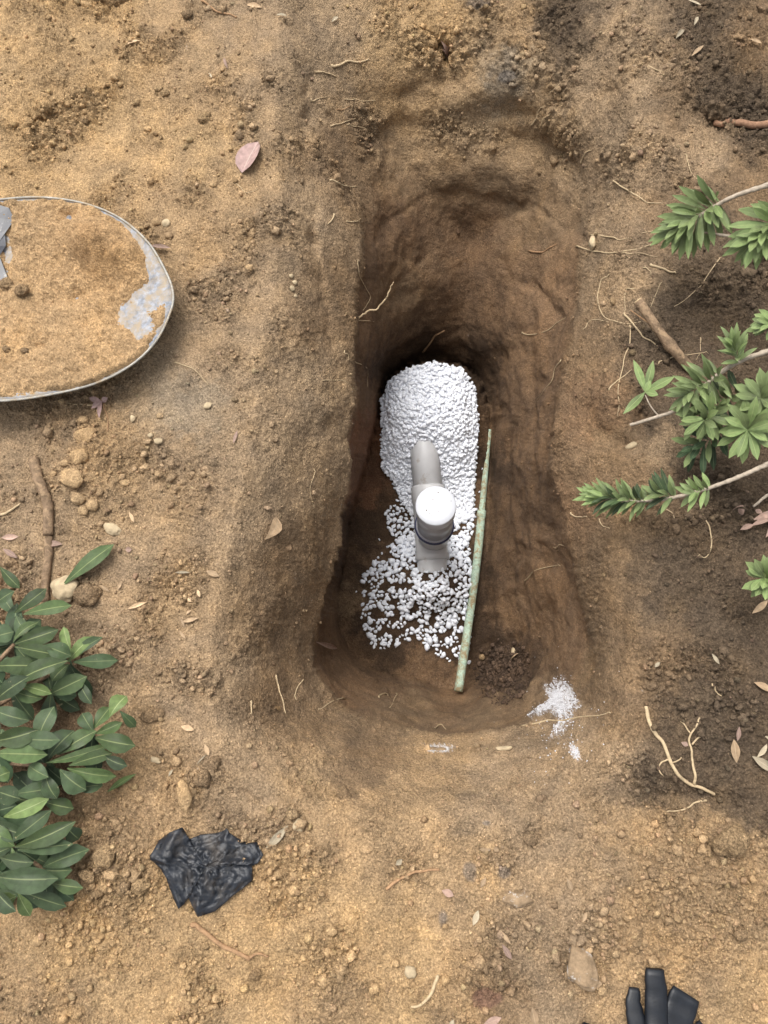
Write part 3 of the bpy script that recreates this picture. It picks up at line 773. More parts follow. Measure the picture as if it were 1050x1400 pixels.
ux = np.arange(516, 660, 2.0); uy = np.arange(492, 712, 2.0); UX, UY = np.meshgrid(ux, uy)
um = inside(UX, UY, [((a - 585) * .95 + 585, (b - 600) * .97 + 600) for a, b in U]) & ~((UY > 655) & (UX > 560) & (UX < 622))
UP = np.array([[S(x, y, .0035) for x in ux] for y in uy]); UP[..., 2] += .004 * np.clip(1 - 1.4 * worley2(UX, UY, .1, 3)[0], -.3, 1)
jj = np.arange(UX.size).reshape(UX.shape); mq = um[:-1, :-1] & um[1:, :-1] & um[:-1, 1:] & um[1:, 1:]
uq = np.stack([jj[:-1, :-1], jj[1:, :-1], jj[1:, 1:], jj[:-1, 1:]], -1)[mq] + off
restV.append(UP.reshape(-1, 3)); restF += [tuple(f) for f in uq.tolist()]
o = mk('foam_pellet_bed', np.concatenate(restV), restF, M['foam'])
tag(o, 'bed of white foam pellets covering the floor of the pit', 'foam pellets', None, 'stuff')

# ------------------------------------------------------------------ shovel with soil on its blade
SH = [(-60, 284), (0, 273), (60, 270), (118, 279), (165, 299), (203, 332), (228, 374), (237, 404), (231, 432), (212, 468), (178, 500), (128, 525), (60, 541), (0, 548), (-60, 545), (-92, 520), (-100, 470), (-102, 415), (-100, 350), (-90, 305)]
sh = spline(SH, 120, True)
sc_c = np.array([60.0, 408.0])
def blade_z(s, x): return .040 + .028 * s ** 2.2 + .020 * (1 - smooth(-60, 200, x))
rows = 16; V_ = []; 
for r in range(rows + 1):
    s = r / rows
    q = sc_c + (sh - sc_c) * s
    V_.append(at(q[:, 0], q[:, 1], blade_z(s, q[:, 0])))
top = np.concatenate(V_); n_ = len(sh)
F_ = [(r * n_ + j, (r + 1) * n_ + j, (r + 1) * n_ + (j + 1) % n_, r * n_ + (j + 1) % n_) for r in range(rows) for j in range(n_)]
base_n = len(top)
bot = top - np.array([0, 0, .0028])
F2 = [tuple(i + base_n for i in f[::-1]) for f in F_]
F3 = [(rows * n_ + j, base_n + rows * n_ + j, base_n + rows * n_ + (j + 1) % n_, rows * n_ + (j + 1) % n_) for j in range(n_)]
sh_loc = at(60, 408, .045)
shovel = empty('shovel', sh_loc, 'broad worn steel shovel blade lying at the left, loaded with sandy soil', 'shovel')
blade = mk('blade', np.concatenate([top, bot]), F_ + F2 + F3, M['blade'], shovel)
edge = at(sh[:, 0], sh[:, 1], blade_z(1.0, sh[:, 0]) + .0006)
ev = edge[[i % n_ for i in range(n_ + 1)]]
V_, F_ = tube(ev, .0023, 8, False)
mk('rolled_edge', V_, F_, M['blade_rim'], blade)
hp = [at(-30, 410, .075), at(-110, 412, .10), at(-180, 414, .13)]
V_, F_ = tube(spline(hp, 12), np.linspace(.032, .021, 12), 20)
mk('socket', V_, F_, M['blade_paint'], shovel)
V_, F_ = tube([at(-160, 413.5, .124), at(-420, 420, .19), at(-640, 424, .24)], .0175, 20)
mk('handle', V_, F_, M['wood_handle'], shovel)
# dark painted step plate near the socket
pp = [(-60, 292), (-8, 278), (12, 284), (20, 300), (6, 312), (8, 336), (-2, 352), (8, 372), (12, 384), (0, 396), (-60, 400)]
pps = np.array(pp, float)
ctr_ = pps.mean(0); V_ = []
for k in (0.0, .35, .7, 1.0):
    q = ctr_ + (pps - ctr_) * k
    dd = np.linalg.norm((q - sc_c) / np.array([165, 140]), axis=1)
    V_.append(at(q[:, 0], q[:, 1], blade_z(np.minimum(1, dd), q[:, 0]) + .004 + .003 * (1 - k)))
V_ = np.concatenate(V_); k_ = len(pp)
F_ = [(r * k_ + j, (r + 1) * k_ + j, (r + 1) * k_ + (j + 1) % k_, r * k_ + (j + 1) % k_) for r in range(3) for j in range(k_)]
mk('painted_patch', V_, F_, M['blade_paint'], shovel, smooth_sh=False)

# soil carried on the blade
hx = np.arange(-100, 240, 1.7); hy = np.arange(266, 552, 1.7)
HX, HY = np.meshgrid(hx, hy)
# fraction s of each place between the blade's centre and its outline
ang = np.arctan2(HY - sc_c[1], HX - sc_c[0]); rr = np.hypot(HX - sc_c[0], HY - sc_c[1])
sa = np.arctan2(sh[:, 1] - sc_c[1], sh[:, 0] - sc_c[0]); sr = np.hypot(sh[:, 0] - sc_c[0], sh[:, 1] - sc_c[1])
o_ = np.argsort(sa); rim_r = np.interp(ang.ravel(), sa[o_], sr[o_], period=2 * math.pi).reshape(HX.shape)
HS = rr / rim_r
def hg(x, y, rx, ry=None, rot=0):
    ry = ry or rx; c, s = math.cos(math.radians(rot)), math.sin(math.radians(rot)); dx = HX - x; dy = HY - y
    return np.exp(-((dx * c + dy * s) / rx) ** 2 - ((-dx * s + dy * c) / ry) ** 2)
zb = blade_z(np.minimum(HS, 1), HX)
HP = at(HX, HY, zb)
th = .010 + .075 * hg(140, 348, 38, 27, 20) + .012 * hg(60, 330, 60, 40) + .012 * hg(60, 460, 90, 44) + .010 * hg(120, 480, 60, 22, -25) - .010 * hg(95, 410, 50, 8, -12)
HN = np.stack([HX / 30, HY / 30, np.zeros_like(HX)], -1)
HS2 = HS + .05 * fbm(HN, 1.0, 4, 2.0)
th -= .022 * smooth(.95, 1.0, HS2) + .030 * hg(205, 404, 22, 13, 20) * (1 + 1.2 * fbm(HN, 1.6, 4, 6.0)) + .026 * hg(178, 432, 24, 20, -40) + .016 * hg(196, 448, 16, 26, 30)
th -= .018 * hg(178, 322, 40, 9, 38) + .03 * hg(212, 372, 10, 30, -25) + .014 * hg(95, 298, 14, 8, 30) + .016 * hg(60, 476, 14, 9) + .010 * hg(50, 540, 60, 8) + .02 * hg(10, 330, 12, 60)
HB = np.stack([HP[..., 0], HP[..., 1], np.zeros_like(HX)], -1)
th += .014 * fbm(HB, 26, 5, 3.0, .6) + .005 * fbm(HB, 140, 3, 8.0)
hw, hv = worley2(HP[..., 0], HP[..., 1], 150.0, 12)
th += .0050 * np.clip(1 - 1.3 * hw, 0, 1) * hv
th += .002 * perlin(HB, 350, 4.0)
th = np.where(HS > .985, -.02, th)
top = HP + np.stack([np.zeros_like(th)] * 2 + [np.maximum(th, -.0015)], -1)
okm = th > 0
okq = okm[:-1, :-1] | okm[1:, :-1] | okm[:-1, 1:] | okm[1:, 1:]
ii = np.arange(HX.size).reshape(HX.shape)
FQ = np.stack([ii[:-1, :-1], ii[1:, :-1], ii[1:, 1:], ii[:-1, 1:]], -1)[okq]
used = np.unique(FQ); remap = -np.ones(HX.size, int); remap[used] = np.arange(len(used))
hc = np.array([.44, .292, .155]) * (1 + .25 * fbm(HB, 30, 3, 9.0)[..., None] + .2 * (hg(145, 352, 50, 36, 20))[..., None] * np.array([-.1, -.35, -.6]))
o = mk('soil_heap', top.reshape(-1, 3)[used], remap[FQ], M['soil'], None, at(60, 408, .055), col=np.concatenate([hc, np.full(HX.shape + (1,), .42)], -1).reshape(-1, 4)[used])
tag(o, 'sandy tan soil heaped on the shovel blade', 'soil')
def heap_z(px, py):
    j = int(np.clip((px + 100) / 1.7, 0, HX.shape[1] - 1)); i = int(np.clip((py - 266) / 1.7, 0, HX.shape[0] - 1))
    return top[i, j, 2]

# ------------------------------------------------------------------ torn black plastic
PO = [(203, 1173), (210, 1162), (217, 1149), (232, 1138), (249, 1131), (250, 1142), (251, 1151), (262, 1146), (274, 1141), (296, 1139), (305, 1136), (310, 1132), (314, 1139), (331, 1150), (338, 1153), (351, 1151), (360, 1169), (353, 1180), (344, 1184), (346, 1203), (330, 1216), (317, 1226), (306, 1236), (294, 1246), (270, 1254), (263, 1240), (258, 1228), (252, 1236), (244, 1243), (236, 1226), (227, 1200), (218, 1186)]
po = np.array(PO, float); n_ = len(po) * 3
pq = np.concatenate([po[i] + (po[(i + 1) % len(po)] - po[i]) * np.array([[0], [1 / 3], [2 / 3]]) for i in range(len(po))])
pc_ = np.array([282.0, 1185.0]); V_ = []; RW = 22
for r in range(RW + 1):
    q = pc_ + (pq - pc_) * (r / RW)
    V_ += [(x, y, r / RW) for x, y in q]
V_ = np.array(V_)
q3 = np.stack([V_[:, 0] / 26, V_[:, 1] / 26, np.zeros(len(V_))], -1)
cr = (1 - np.abs(fbm(q3, 1.0, 3, 2.0)) * 3.5) * .003 + .005 * fbm(q3, .6, 2, 8.0) + .003 * (1 - np.abs(perlin(q3, 2.2, 1.0)) * 4) + .003 * (1 - np.abs(perlin(q3, 5.0, 4.0)) * 4)
fold = .018 * np.exp(-((V_[:, 0] - 225 + .4 * (V_[:, 1] - 1170)) / 14) ** 2) * (V_[:, 1] < 1180) + .012 * np.exp(-((V_[:, 0] - 292 - .5 * (1190 - V_[:, 1])) / 12) ** 2)
gz = np.array([S(x, y)[2] for x, y in V_[:, :2]])
gz = .4 * gz + .6 * gz.max()* .6 + .4 * .6 * gz.mean()
pz = gz + .008 + np.clip(cr, -.006, .02) + fold - .010 * V_[:, 2] ** 4
pz = np.maximum(pz, np.array([S(x, y)[2] for x, y in V_[:, :2]]) + .002)
V3 = at(V_[:, 0], V_[:, 1], pz); n_ = len(pq)
F_ = [(r * n_ + j, (r + 1) * n_ + j, (r + 1) * n_ + (j + 1) % n_, r * n_ + (j + 1) % n_) for r in range(RW) for j in range(n_)]
bn = len(V3); V4 = np.concatenate([V3, V3 - np.array([0, 0, .0012])])
F_ = F_ + [tuple(i + bn for i in f[::-1]) for f in F_] + [(RW * n_ + j, bn + RW * n_ + j, bn + RW * n_ + (j + 1) % n_, RW * n_ + (j + 1) % n_) for j in range(n_)]
o = mk('plastic_scrap', V4, F_, M['plastic_black'], None, S(282, 1185))
tag(o, 'crumpled torn piece of black plastic sheet lying on sandy soil', 'plastic sheet')

# ------------------------------------------------------------------ black rubber glove
gl = empty('rubber_glove', S(905, 1440), 'limp black rubber glove at the lower right edge, empty fingers splayed', 'glove')
def flat_finger(name, pts, wid, thick, parent, lift=.004, crease=0.0, hollow=.0):
    n = 16; q = spline([(a, b) for a, b in pts], n); w = np.interp(np.linspace(0, 1, n), np.linspace(0, 1, len(wid)), wid)
    c = np.array([S(x, y) for x, y in q]); c[:, 2] = .5 * c[:, 2] + .5 * c[:, 2].max() + lift
    hts = np.interp(np.linspace(0, 1, n), np.linspace(0, 1, len(thick)), thick)
    T = np.gradient(c, axis=0); T /= np.linalg.norm(T, axis=1)[:, None]
    side = np.cross(T, [0, 0, 1.0]); side /= np.linalg.norm(side, axis=1)[:, None]
    ns = 14; a = np.arange(ns) * 2 * math.pi / ns; V_ = []
    for i in range(n):
        t = i / (n - 1)
        wm = w[i] * .5 * (CAM_H - c[i, 2]) / FPX
        if i == n - 1: wm *= .94
        ca, sa_ = np.cos(a), np.sin(a)
        xs = np.sign(ca) * np.abs(ca) ** .55 * wm
        zs = np.sign(sa_) * np.abs(sa_) ** .8 * hts[i]
        zs = zs + np.where(sa_ > 0, crease * np.exp(-((xs / wm - .1) / .3) ** 2) * hts[i] * (1 - .6 * t), 0) - hollow * hts[i] * np.exp(-(xs / wm) ** 2 * 3) * (sa_ > 0) * t
        V_.append(c[i] + side[i] * xs[:, None] + np.array([0, 0, 1.0]) * (zs + hts[i])[:, None])
    V_ = np.concatenate(V_)
    F_ = [(i * ns + j, i * ns + (j + 1) % ns, (i + 1) * ns + (j + 1) % ns, (i + 1) * ns + j) for i in range(n - 1) for j in range(ns)]
    F_ += [tuple(range(ns - 1, -1, -1)), tuple((n - 1) * ns + j for j in range(ns))]
    return mk(name, V_, F_, M['glove'], parent)
flat_finger('finger', [(882, 1450), (872, 1410), (864, 1375), (864, 1347)], [26, 25, 20, 13], [.008, .007, .005, .003], gl, crease=.8)
flat_finger('finger', [(898, 1455), (892, 1400), (892, 1360), (891, 1320)], [28, 27, 27, 23], [.010, .009, .008, .006], gl, .007, crease=.9)
flat_finger('finger', [(915, 1455), (912, 1415), (922, 1385), (934, 1355)], [32, 34, 38, 36], [.009, .008, .007, .005], gl, .005, hollow=.8)
flat_finger('finger', [(930, 1460), (938, 1430), (950, 1414), (962, 1402)], [30, 28, 26, 22], [.008, .008, .007, .004], gl)
flat_finger('thumb', [(880, 1480), (840, 1440), (805, 1416), (787, 1404)], [40, 34, 30, 26], [.010, .009, .008, .005], gl)
flat_finger('palm', [(915, 1560), (912, 1520), (906, 1470), (902, 1430)], [90, 100, 98, 70], [.010, .012, .012, .010], gl, .004)

# ------------------------------------------------------------------ sticks and roots
def strand(name, pts, wpx, mat, label, cat, lift=.5, taper=.5, group=None, free=None, jit=1.2, sides=6, parent=None, bumpy=.08, seed=None):
    """a root or stick along photo points on the ground; free = height above ground at its far end"""
    q = spline([p[:2] for p in pts], max(8, int(4 * len(pts) + np.hypot(*(np.array(pts[0][:2]) - np.array(pts[-1][:2]))) / 5)))
    n = len(q); r_ = np.random.default_rng(seed or int(pts[0][0] * 7 + pts[0][1]))
    jn = np.cumsum(r_.normal(size=(n, 2)), 0); jn -= np.linspace(0, 1, n)[:, None] * jn[-1]
    q[1:-1] += jit * .5 * jn[1:-1]
    rad = np.array([px2m(wpx * .5, *a) for a in q])
    rad = np.median(rad) * np.linspace(1, 1 - taper, n)
    z = np.array([S(*a)[2] for a in q])
    if free is None:
        c = np.array([S(a[0], a[1], lift * k) for a, k in zip(q, rad)])
        zz = c[:, 2].copy()
        if n > 4: zz[1:-1] = np.maximum(zz[1:-1], .5 * (zz[:-2] + zz[2:]))
        c[:, 2] = zz
        if n > 6:
            kk_ = np.array([1, 2, 3, 2, 1]) / 9.0
            for q_ in range(2):
                c[2:-2] = sum(w_ * c[i_:n - 4 + i_] for i_, w_ in enumerate(kk_))
    else:
        z0 = z[0] if free[0] is None else free[0]; z1 = z[-1] if free[1] is None else free[1]
        zl = z0 + (z1 - z0) * np.linspace(0, 1, n)
        c = at(q[:, 0], q[:, 1], np.maximum(zl, z + rad * lift))
    V_, F_ = tube(c, rad * (1 + .07 * fbm(np.stack([np.linspace(0, n / 5, n), np.full(n, pts[0][1]), np.zeros(n)], -1), 1.0, 3)), sides, True, bumpy * .25, int(pts[0][0]))
    o = mk(name, V_, F_, M[mat], parent, None if parent is not None else c[0])
    if label: tag(o, label, cat, group)
    return o

st = empty('broken_stick', S(66, 735), 'thick brown stick snapped in two, lying above the left shrub', 'stick')
strand('stick_piece', [(47, 628), (58, 660), (66, 690), (69, 732)], 15, 'bark', None, None, .8, .05, parent=st, sides=12, jit=.8, bumpy=.035)
strand('stick_piece', [(67, 735), (66, 770), (63, 822)], 12, 'bark', None, None, .7, .1, parent=st, sides=12, jit=.8, bumpy=.035)
st = empty('cut_stick', S(952, 512), 'thick cut stick slanting out of the soil between the right-hand sprigs', 'stick')
V_, F_ = tube(spline([at(872, 411, .052), at(905, 458, .034), at(930, 488, .022), at(958, 520, -.012)], 20), np.array([.0095, .0098, .0095, .0092, .009, .009, .0092, .0095, .0105, .012, .0108, .0095, .0092, .0092, .0092, .0094, .0096, .0098, .01, .01]), 14, True, .05, 4)
mk('shaft', V_, F_, M['bark'], st)
c_ = at(872, 411, .052); d_ = c_ - at(905, 458, .034); d_ /= np.linalg.norm(d_)
V_, F_ = lathe([(.0088, -.002), (.009, .0004), (.006, .0016), (.002, .0018)], c_, 14, d_)
mk('cut_end', V_, F_, M['cut_wood'], st)
V_, F_ = tube(spline([at(905, 452, .036), at(885, 440, .04), at(862, 424, .03)], 8), np.linspace(.003, .001, 8), 6)
mk('side_root', V_, F_, M['root_dark'], st)
strand('twig', [(978, 167), (1010, 171), (1060, 175)], 9, 'bark_red', 'reddish brown twig at the upper right edge on dark soil', 'twig', .9, -.3, sides=8, jit=.8)
strand('twig', [(262, 1262), (276, 1266), (300, 1287), (322, 1300), (341, 1310)], 6.5, 'root_dark', 'thin brown curved twig just below the black plastic scrap', 'twig', .8, .2, jit=.8)
strand('twig', [(338, 1309), (352, 1304), (366, 1306)], 4, 'root_dark', 'short forked twig tip right of the curved brown twig', 'twig', .8, .4)
strand('twig', [(597, 1330), (592, 1350), (582, 1367), (562, 1374)], 5, 'root', 'pale bent twig on the sand near the bottom edge, middle', 'twig', .8, .4)
strand('twig', [(527, 1214), (545, 1200), (567, 1190), (600, 1188)], 4.5, 'root_dark', 'thin tan twig bent on the sand below the pit', 'twig', .7, .3)
strand('twig', [(0, 704), (14, 700), (30, 690)], 5, 'root', 'pale twig at the left edge beside the snapped stick', 'twig', .8, .5)
strand('twig', [(275, 1), (300, 17), (324, 25)], 4, 'root_dark', 'thin dark twig at the top edge above the mauve leaf', 'twig', .8, .4)
strand('twig', [(578, 482), (594, 462), (607, 450)], 3.5, 'root_dark', 'short brown twig on the far wall above the pellets', 'twig', .8, .3)
strand('twig', [(1028, 600), (1036, 580)], 0.1, 'root_dark', None, None) if False else None

G_ = 'fine pale roots in the soil around the pit'
ROOTS = [
 ([(452, 90), (476, 87), (502, 81)], 7, 'root', 'thickest pale root stub at the top of the left rim'),
 ([(430, 97), (444, 100), (458, 104)], 5, 'root', 'short pale root left of and below the thickest stub'),
 ([(423, 134), (435, 133), (447, 131)], 3.5, 'root', 'tiny straight pale root on the upper left scarp'),
 ([(470, 135), (484, 136), (495, 139), (513, 137)], 3, 'root', 'wavy pale root reaching right from the upper left rim'),
 ([(460, 149), (480, 146)], 2.5, 'root_dark', 'short brown root under the wavy pale root'),
 ([(452, 171), (468, 167), (485, 161)], 4, 'root', 'pale root rising to the right on the upper left rim'),
 ([(475, 170), (488, 172), (500, 178)], 2.5, 'root', 'thin pale root drooping right on the upper left rim'),
 ([(446, 249), (456, 255), (467, 257), (489, 254)], 5, 'root', 'curved pale root on the left rim level with the mauve leaf'),
 ([(470, 302), (482, 303), (492, 299)], 4, 'root', 'short pale root at the left rim level with the shovel top'),
 ([(453, 294), (445, 308)], 5, 'root', 'stubby pale root in the crack of the left scarp'),
 ([(487, 437), (507, 430), (529, 411), (538, 386)], 4.5, 'root', 'long pale root springing from the left rim across the far wall'),
 ([(487, 437), (495, 444), (508, 440), (515, 428)], 2, 'root', 'hair-thin root looping below the long springing root'),
 ([(485, 355), (488, 373), (498, 397), (493, 427)], 2.5, 'root', 'thin root hanging down the left rim above the springing root'),
 ([(483, 493), (500, 507), (503, 528)], 2, 'root', 'hair-thin root hanging left of the pellet heap top'),
 ([(467, 480), (471, 486), (475, 495)], 3, 'root', 'tiny pale root beside the left rim above the pellets'),
 ([(440, 519), (452, 517), (470, 518), (485, 535)], 2.5, 'root', 'arched thin root on the left rim level with the heap top'),
 ([(427, 640), (422, 665), (425, 695)], 2, 'root', 'hair-thin wavy root running down the left slope'),
 ([(844, 249), (860, 263), (880, 271), (904, 279)], 4, 'root', 'pale root pointing into the topmost right sprig from above'),
 ([(808, 322), (830, 323), (850, 322), (890, 317)], 3.5, 'root', 'straight pale root left of the topmost right sprig'),
 ([(789, 337), (813, 344), (850, 345), (899, 332)], 4, 'root', 'long pale root crossing the cut root knob on the right rim'),
 ([(848, 345), (870, 346), (897, 352)], 2.5, 'root', 'thin root forking below the long crossing root'),
 ([(887, 363), (903, 367), (922, 374)], 7, 'root', 'thick pale root chunk under the topmost right sprig'),
 ([(877, 367), (884, 369), (888, 378)], 3, 'root', 'little hooked root beside the thick root chunk'),
 ([(833, 374), (821, 387), (822, 413), (833, 437), (860, 442), (887, 438)], 3, 'root', 'long looping root left of the cut stick'),
 ([(868, 395), (854, 398), (853, 427)], 3, 'root', 'hooked root just left of the cut stick top'),
 ([(852, 427), (867, 450), (882, 465), (900, 474)], 5, 'root', 'stouter root running parallel below the cut stick'),
 ([(902, 388), (896, 404), (888, 420)], 2.5, 'root', 'thin root leaning against the top of the cut stick'),
 ([(860, 442), (857, 473), (852, 503), (843, 540), (844, 568)], 3, 'root', 'long thin root trailing down towards the small sprout'),
 ([(833, 533), (845, 521), (863, 505)], 3.5, 'root', 'short slanting root left of the small sprout'),
 ([(985, 352), (966, 376), (947, 397), (918, 420)], 2.5, 'root', 'straight thin root below the topmost right sprig'),
 ([(897, 498), (915, 490), (933, 485), (967, 483)], 3, 'root', 'thin root crossing over the lower end of the cut stick'),
 ([(957, 460), (958, 480), (950, 492)], 2, 'root', 'hair-thin root right of the cut stick'),
 ([(712, 455), (743, 447), (770, 432)], 3, 'root', 'pale root lying on the upper right pit wall'),
 ([(770, 492), (750, 517), (728, 548)], 3, 'root', 'slanting pale root on the right pit wall beside the pellet heap'),
 ([(798, 452), (810, 442), (832, 439)], 2.5, 'root', 'thin root on the right rim meeting the looping root'),
 ([(723, 343), (743, 343), (760, 333)], 5, 'root_dark', 'brown root sticking out of the far right wall'),
 ([(957, 698), (966, 720), (967, 740), (962, 757), (950, 761)], 3.5, 'root', 'curved pale root on dark soil below the lowest leafy branch'),
 ([(910, 697), (917, 703), (922, 722)], 3, 'root', 'short kinked root under the lowest leafy branch'),
 ([(778, 700), (790, 703), (802, 706)], 3.5, 'root', 'short pale root below the bottlebrush-like sprig tip'),
 ([(817, 708), (826, 716), (835, 722)], 2.5, 'root', 'tiny root right of the short one below the sprig tip'),
 ([(718, 795), (737, 782), (762, 773)], 3, 'root', 'pale root on the lower right pit wall'),
 ([(755, 748), (768, 744), (776, 745)], 2.5, 'root', 'small thin root above the pale one on lower right wall'),
 ([(713, 993), (750, 984), (786, 979), (835, 974)], 4.5, 'root', 'long pale root crossing the white powder patch'),
 ([(377, 923), (383, 938), (388, 956), (388, 975)], 4.5, 'root', 'upright pale root on the near left lip of the pit'),
 ([(411, 930), (404, 945), (402, 957)], 3, 'root', 'thin root right of the upright one on the near left lip'),
 ([(342, 957), (342, 975)], 4.5, 'root', 'stubby pale root left of the near left lip'),
 ([(470, 955), (452, 963), (434, 971)], 3, 'root', 'slanting pale root on the near slope, left of middle'),
 ([(516, 956), (521, 949), (531, 947)], 4, 'root', 'short hooked root at the foot of the near slope'),
 ([(541, 946), (536, 958), (531, 970)], 2.5, 'root', 'thin straight root right of the hooked one'),
 ([(594, 996), (601, 989), (609, 998)], 3, 'root', 'tiny arched root on the near rim'),
 ([(971, 935), (978, 942), (985, 953)], 4, 'root', 'short pale kinked root above the branching root'),
 ([(965, 1093), (948, 1100), (934, 1105), (909, 1109)], 4.5, 'root', 'short pale root below the branching root at the clod edge'),
 ([(238, 495), (267, 507), (283, 525)], 3, 'root', 'thin pale root right of and below the shovel tip'),
 ([(727, 170), (735, 158), (743, 145)], 4, 'root', 'pale root upright on the slope above the far wall'),
 ([(735, 172), (744, 161), (756, 152)], 3, 'root', 'thinner root beside the upright one above the far wall'),
 ([(795, 223), (799, 213), (808, 204)], 5, 'root', 'stubby root at the upper right corner of the pit'),
 ([(883, 93), (893, 98), (905, 102)], 3, 'root', 'short straight pale root right of the pit top'),
 ([(750, 130), (757, 120), (766, 114)], 2.5, 'root', 'little thin root on the upper slope'),
 ([(935, 211), (940, 232), (953, 248)], 3, 'root', 'thin root above the topmost right sprig'),
 ([(144, 548), (150, 566), (146, 590)], 4, 'root_dark', 'brown root tuft hanging below the shovel edge'),
 ([(132, 552), (118, 556), (92, 553)], 5, 'root', 'pale root under the shovel lower edge'),
 ([(318, 245), (326, 252), (338, 262), (350, 256)], 2.5, 'root', 'thin root just under the mauve leaf'),
 ([(560, 705), (561, 706)], 0, 'root', '')]
for pts, w, mat, lab in ROOTS:
    if w:
        fr = (None, -.12) if 'springing from' in lab else None
        strand('root', pts, w * .64, mat, lab, 'root', .45, .5, free=fr, jit=2.0)
br = empty('branching_root', S(941, 1070), 'large pale branching root on dark soil at the lower right', 'root')
strand('main_root', [(881, 966), (884, 984), (893, 1000), (905, 1017), (913, 1040), (922, 1056), (941, 1070), (960, 1075), (977, 1085)], 5.2, 'root', None, None, .8, .25, parent=br, sides=8, jit=.8)
strand('side_root', [(948, 1070), (947, 1050), (942, 1028), (941, 1005), (953, 980)], 4, 'root', None, None, .8, .5, parent=br)
strand('side_root', [(943, 1017), (951, 1009), (959, 1004)], 2.6, 'root', None, None, .8, .4, parent=br)
strand('side_root', [(941, 1003), (934, 992), (930, 985)], 2.2, 'root', None, None, .8, .4, parent=br)
strand('side_root', [(917, 1043), (926, 1038), (930, 1034)], 2.2, 'root', None, None, .8, .4, parent=br)
strand('side_root', [(912, 1038), (903, 1042), (897, 1050), (905, 1058)], 2.2, 'root', None, None, .8, .4, parent=br)

# ------------------------------------------------------------------ stones and clods
def stone(name, x, y, w, h, mat, label, cat, rot=0, sub=2, k=.24, sink=.3, flat=.7, group=None, z=None, seed=None):
    V_, F_ = ico(sub); sd = (seed or int(x * 3 + y)) % 97
    d = 1 + k * perlin(V_, 1.2, sd * 1.7) + .5 * k * perlin(V_, 2.7, sd * 2.3) + .22 * k * perlin(V_, 7.0, sd)
    # facets: clip by a few random planes
    r = np.random.default_rng(sd); V_ = V_ * d[:, None]
    for _ in range(6):
        nrm = r.normal(size=3); nrm /= np.linalg.norm(nrm); lim = r.uniform(.72, .95)
        e = V_ @ nrm - lim
        V_ = V_ - nrm * np.clip(e, 0, None)[:, None] * .85
    m_ = px2m(1, x, y)
    V_ = V_ * np.array([w * .5 * m_, h * .5 * m_, min(w, h) * .5 * m_ * flat])
    a = math.radians(rot); c, s = math.cos(a), math.sin(a)
    V_ = V_ @ np.array([[c, s, 0], [-s, c, 0], [0, 0, 1]])
    nn = SN(x, y); qt = Vector((0, 0, 1)).rotation_difference(Vector(nn)).to_matrix()
    V_ = V_ @ np.array(qt).T
    p = S(x, y) if z is None else at(x, y, z)
    p = p + nn * (min(w, h) * .5 * m_ * flat * (1 - 2 * sink))
    if name == 'soil_clod' or mat in ('clod_brown', 'stone_tan'):
        base = np.array({'clod_dark': (.13, .088, .052), 'clod_brown': (.235, .158, .09)}.get(mat, (.36, .245, .13)))
        base = .55 * base * 1.15 + .45 * SC(x, y) * 1.1
        V_ = V_ * (1 + (.10 if name == 'soil_clod' else .03) * perlin(V_ / (m_ * w), 5.0, sd)[:, None])
        o = mk(name, V_ + p, [tuple(f) for f in F_], M['soil'], None, p, col=np.tile(np.append(base, .8 if name == 'soil_clod' else .3), (len(V_), 1)))
    else:
        o = mk(name, V_ + p, [tuple(f) for f in F_], M[mat], None, p)
    return tag(o, label, cat, group)
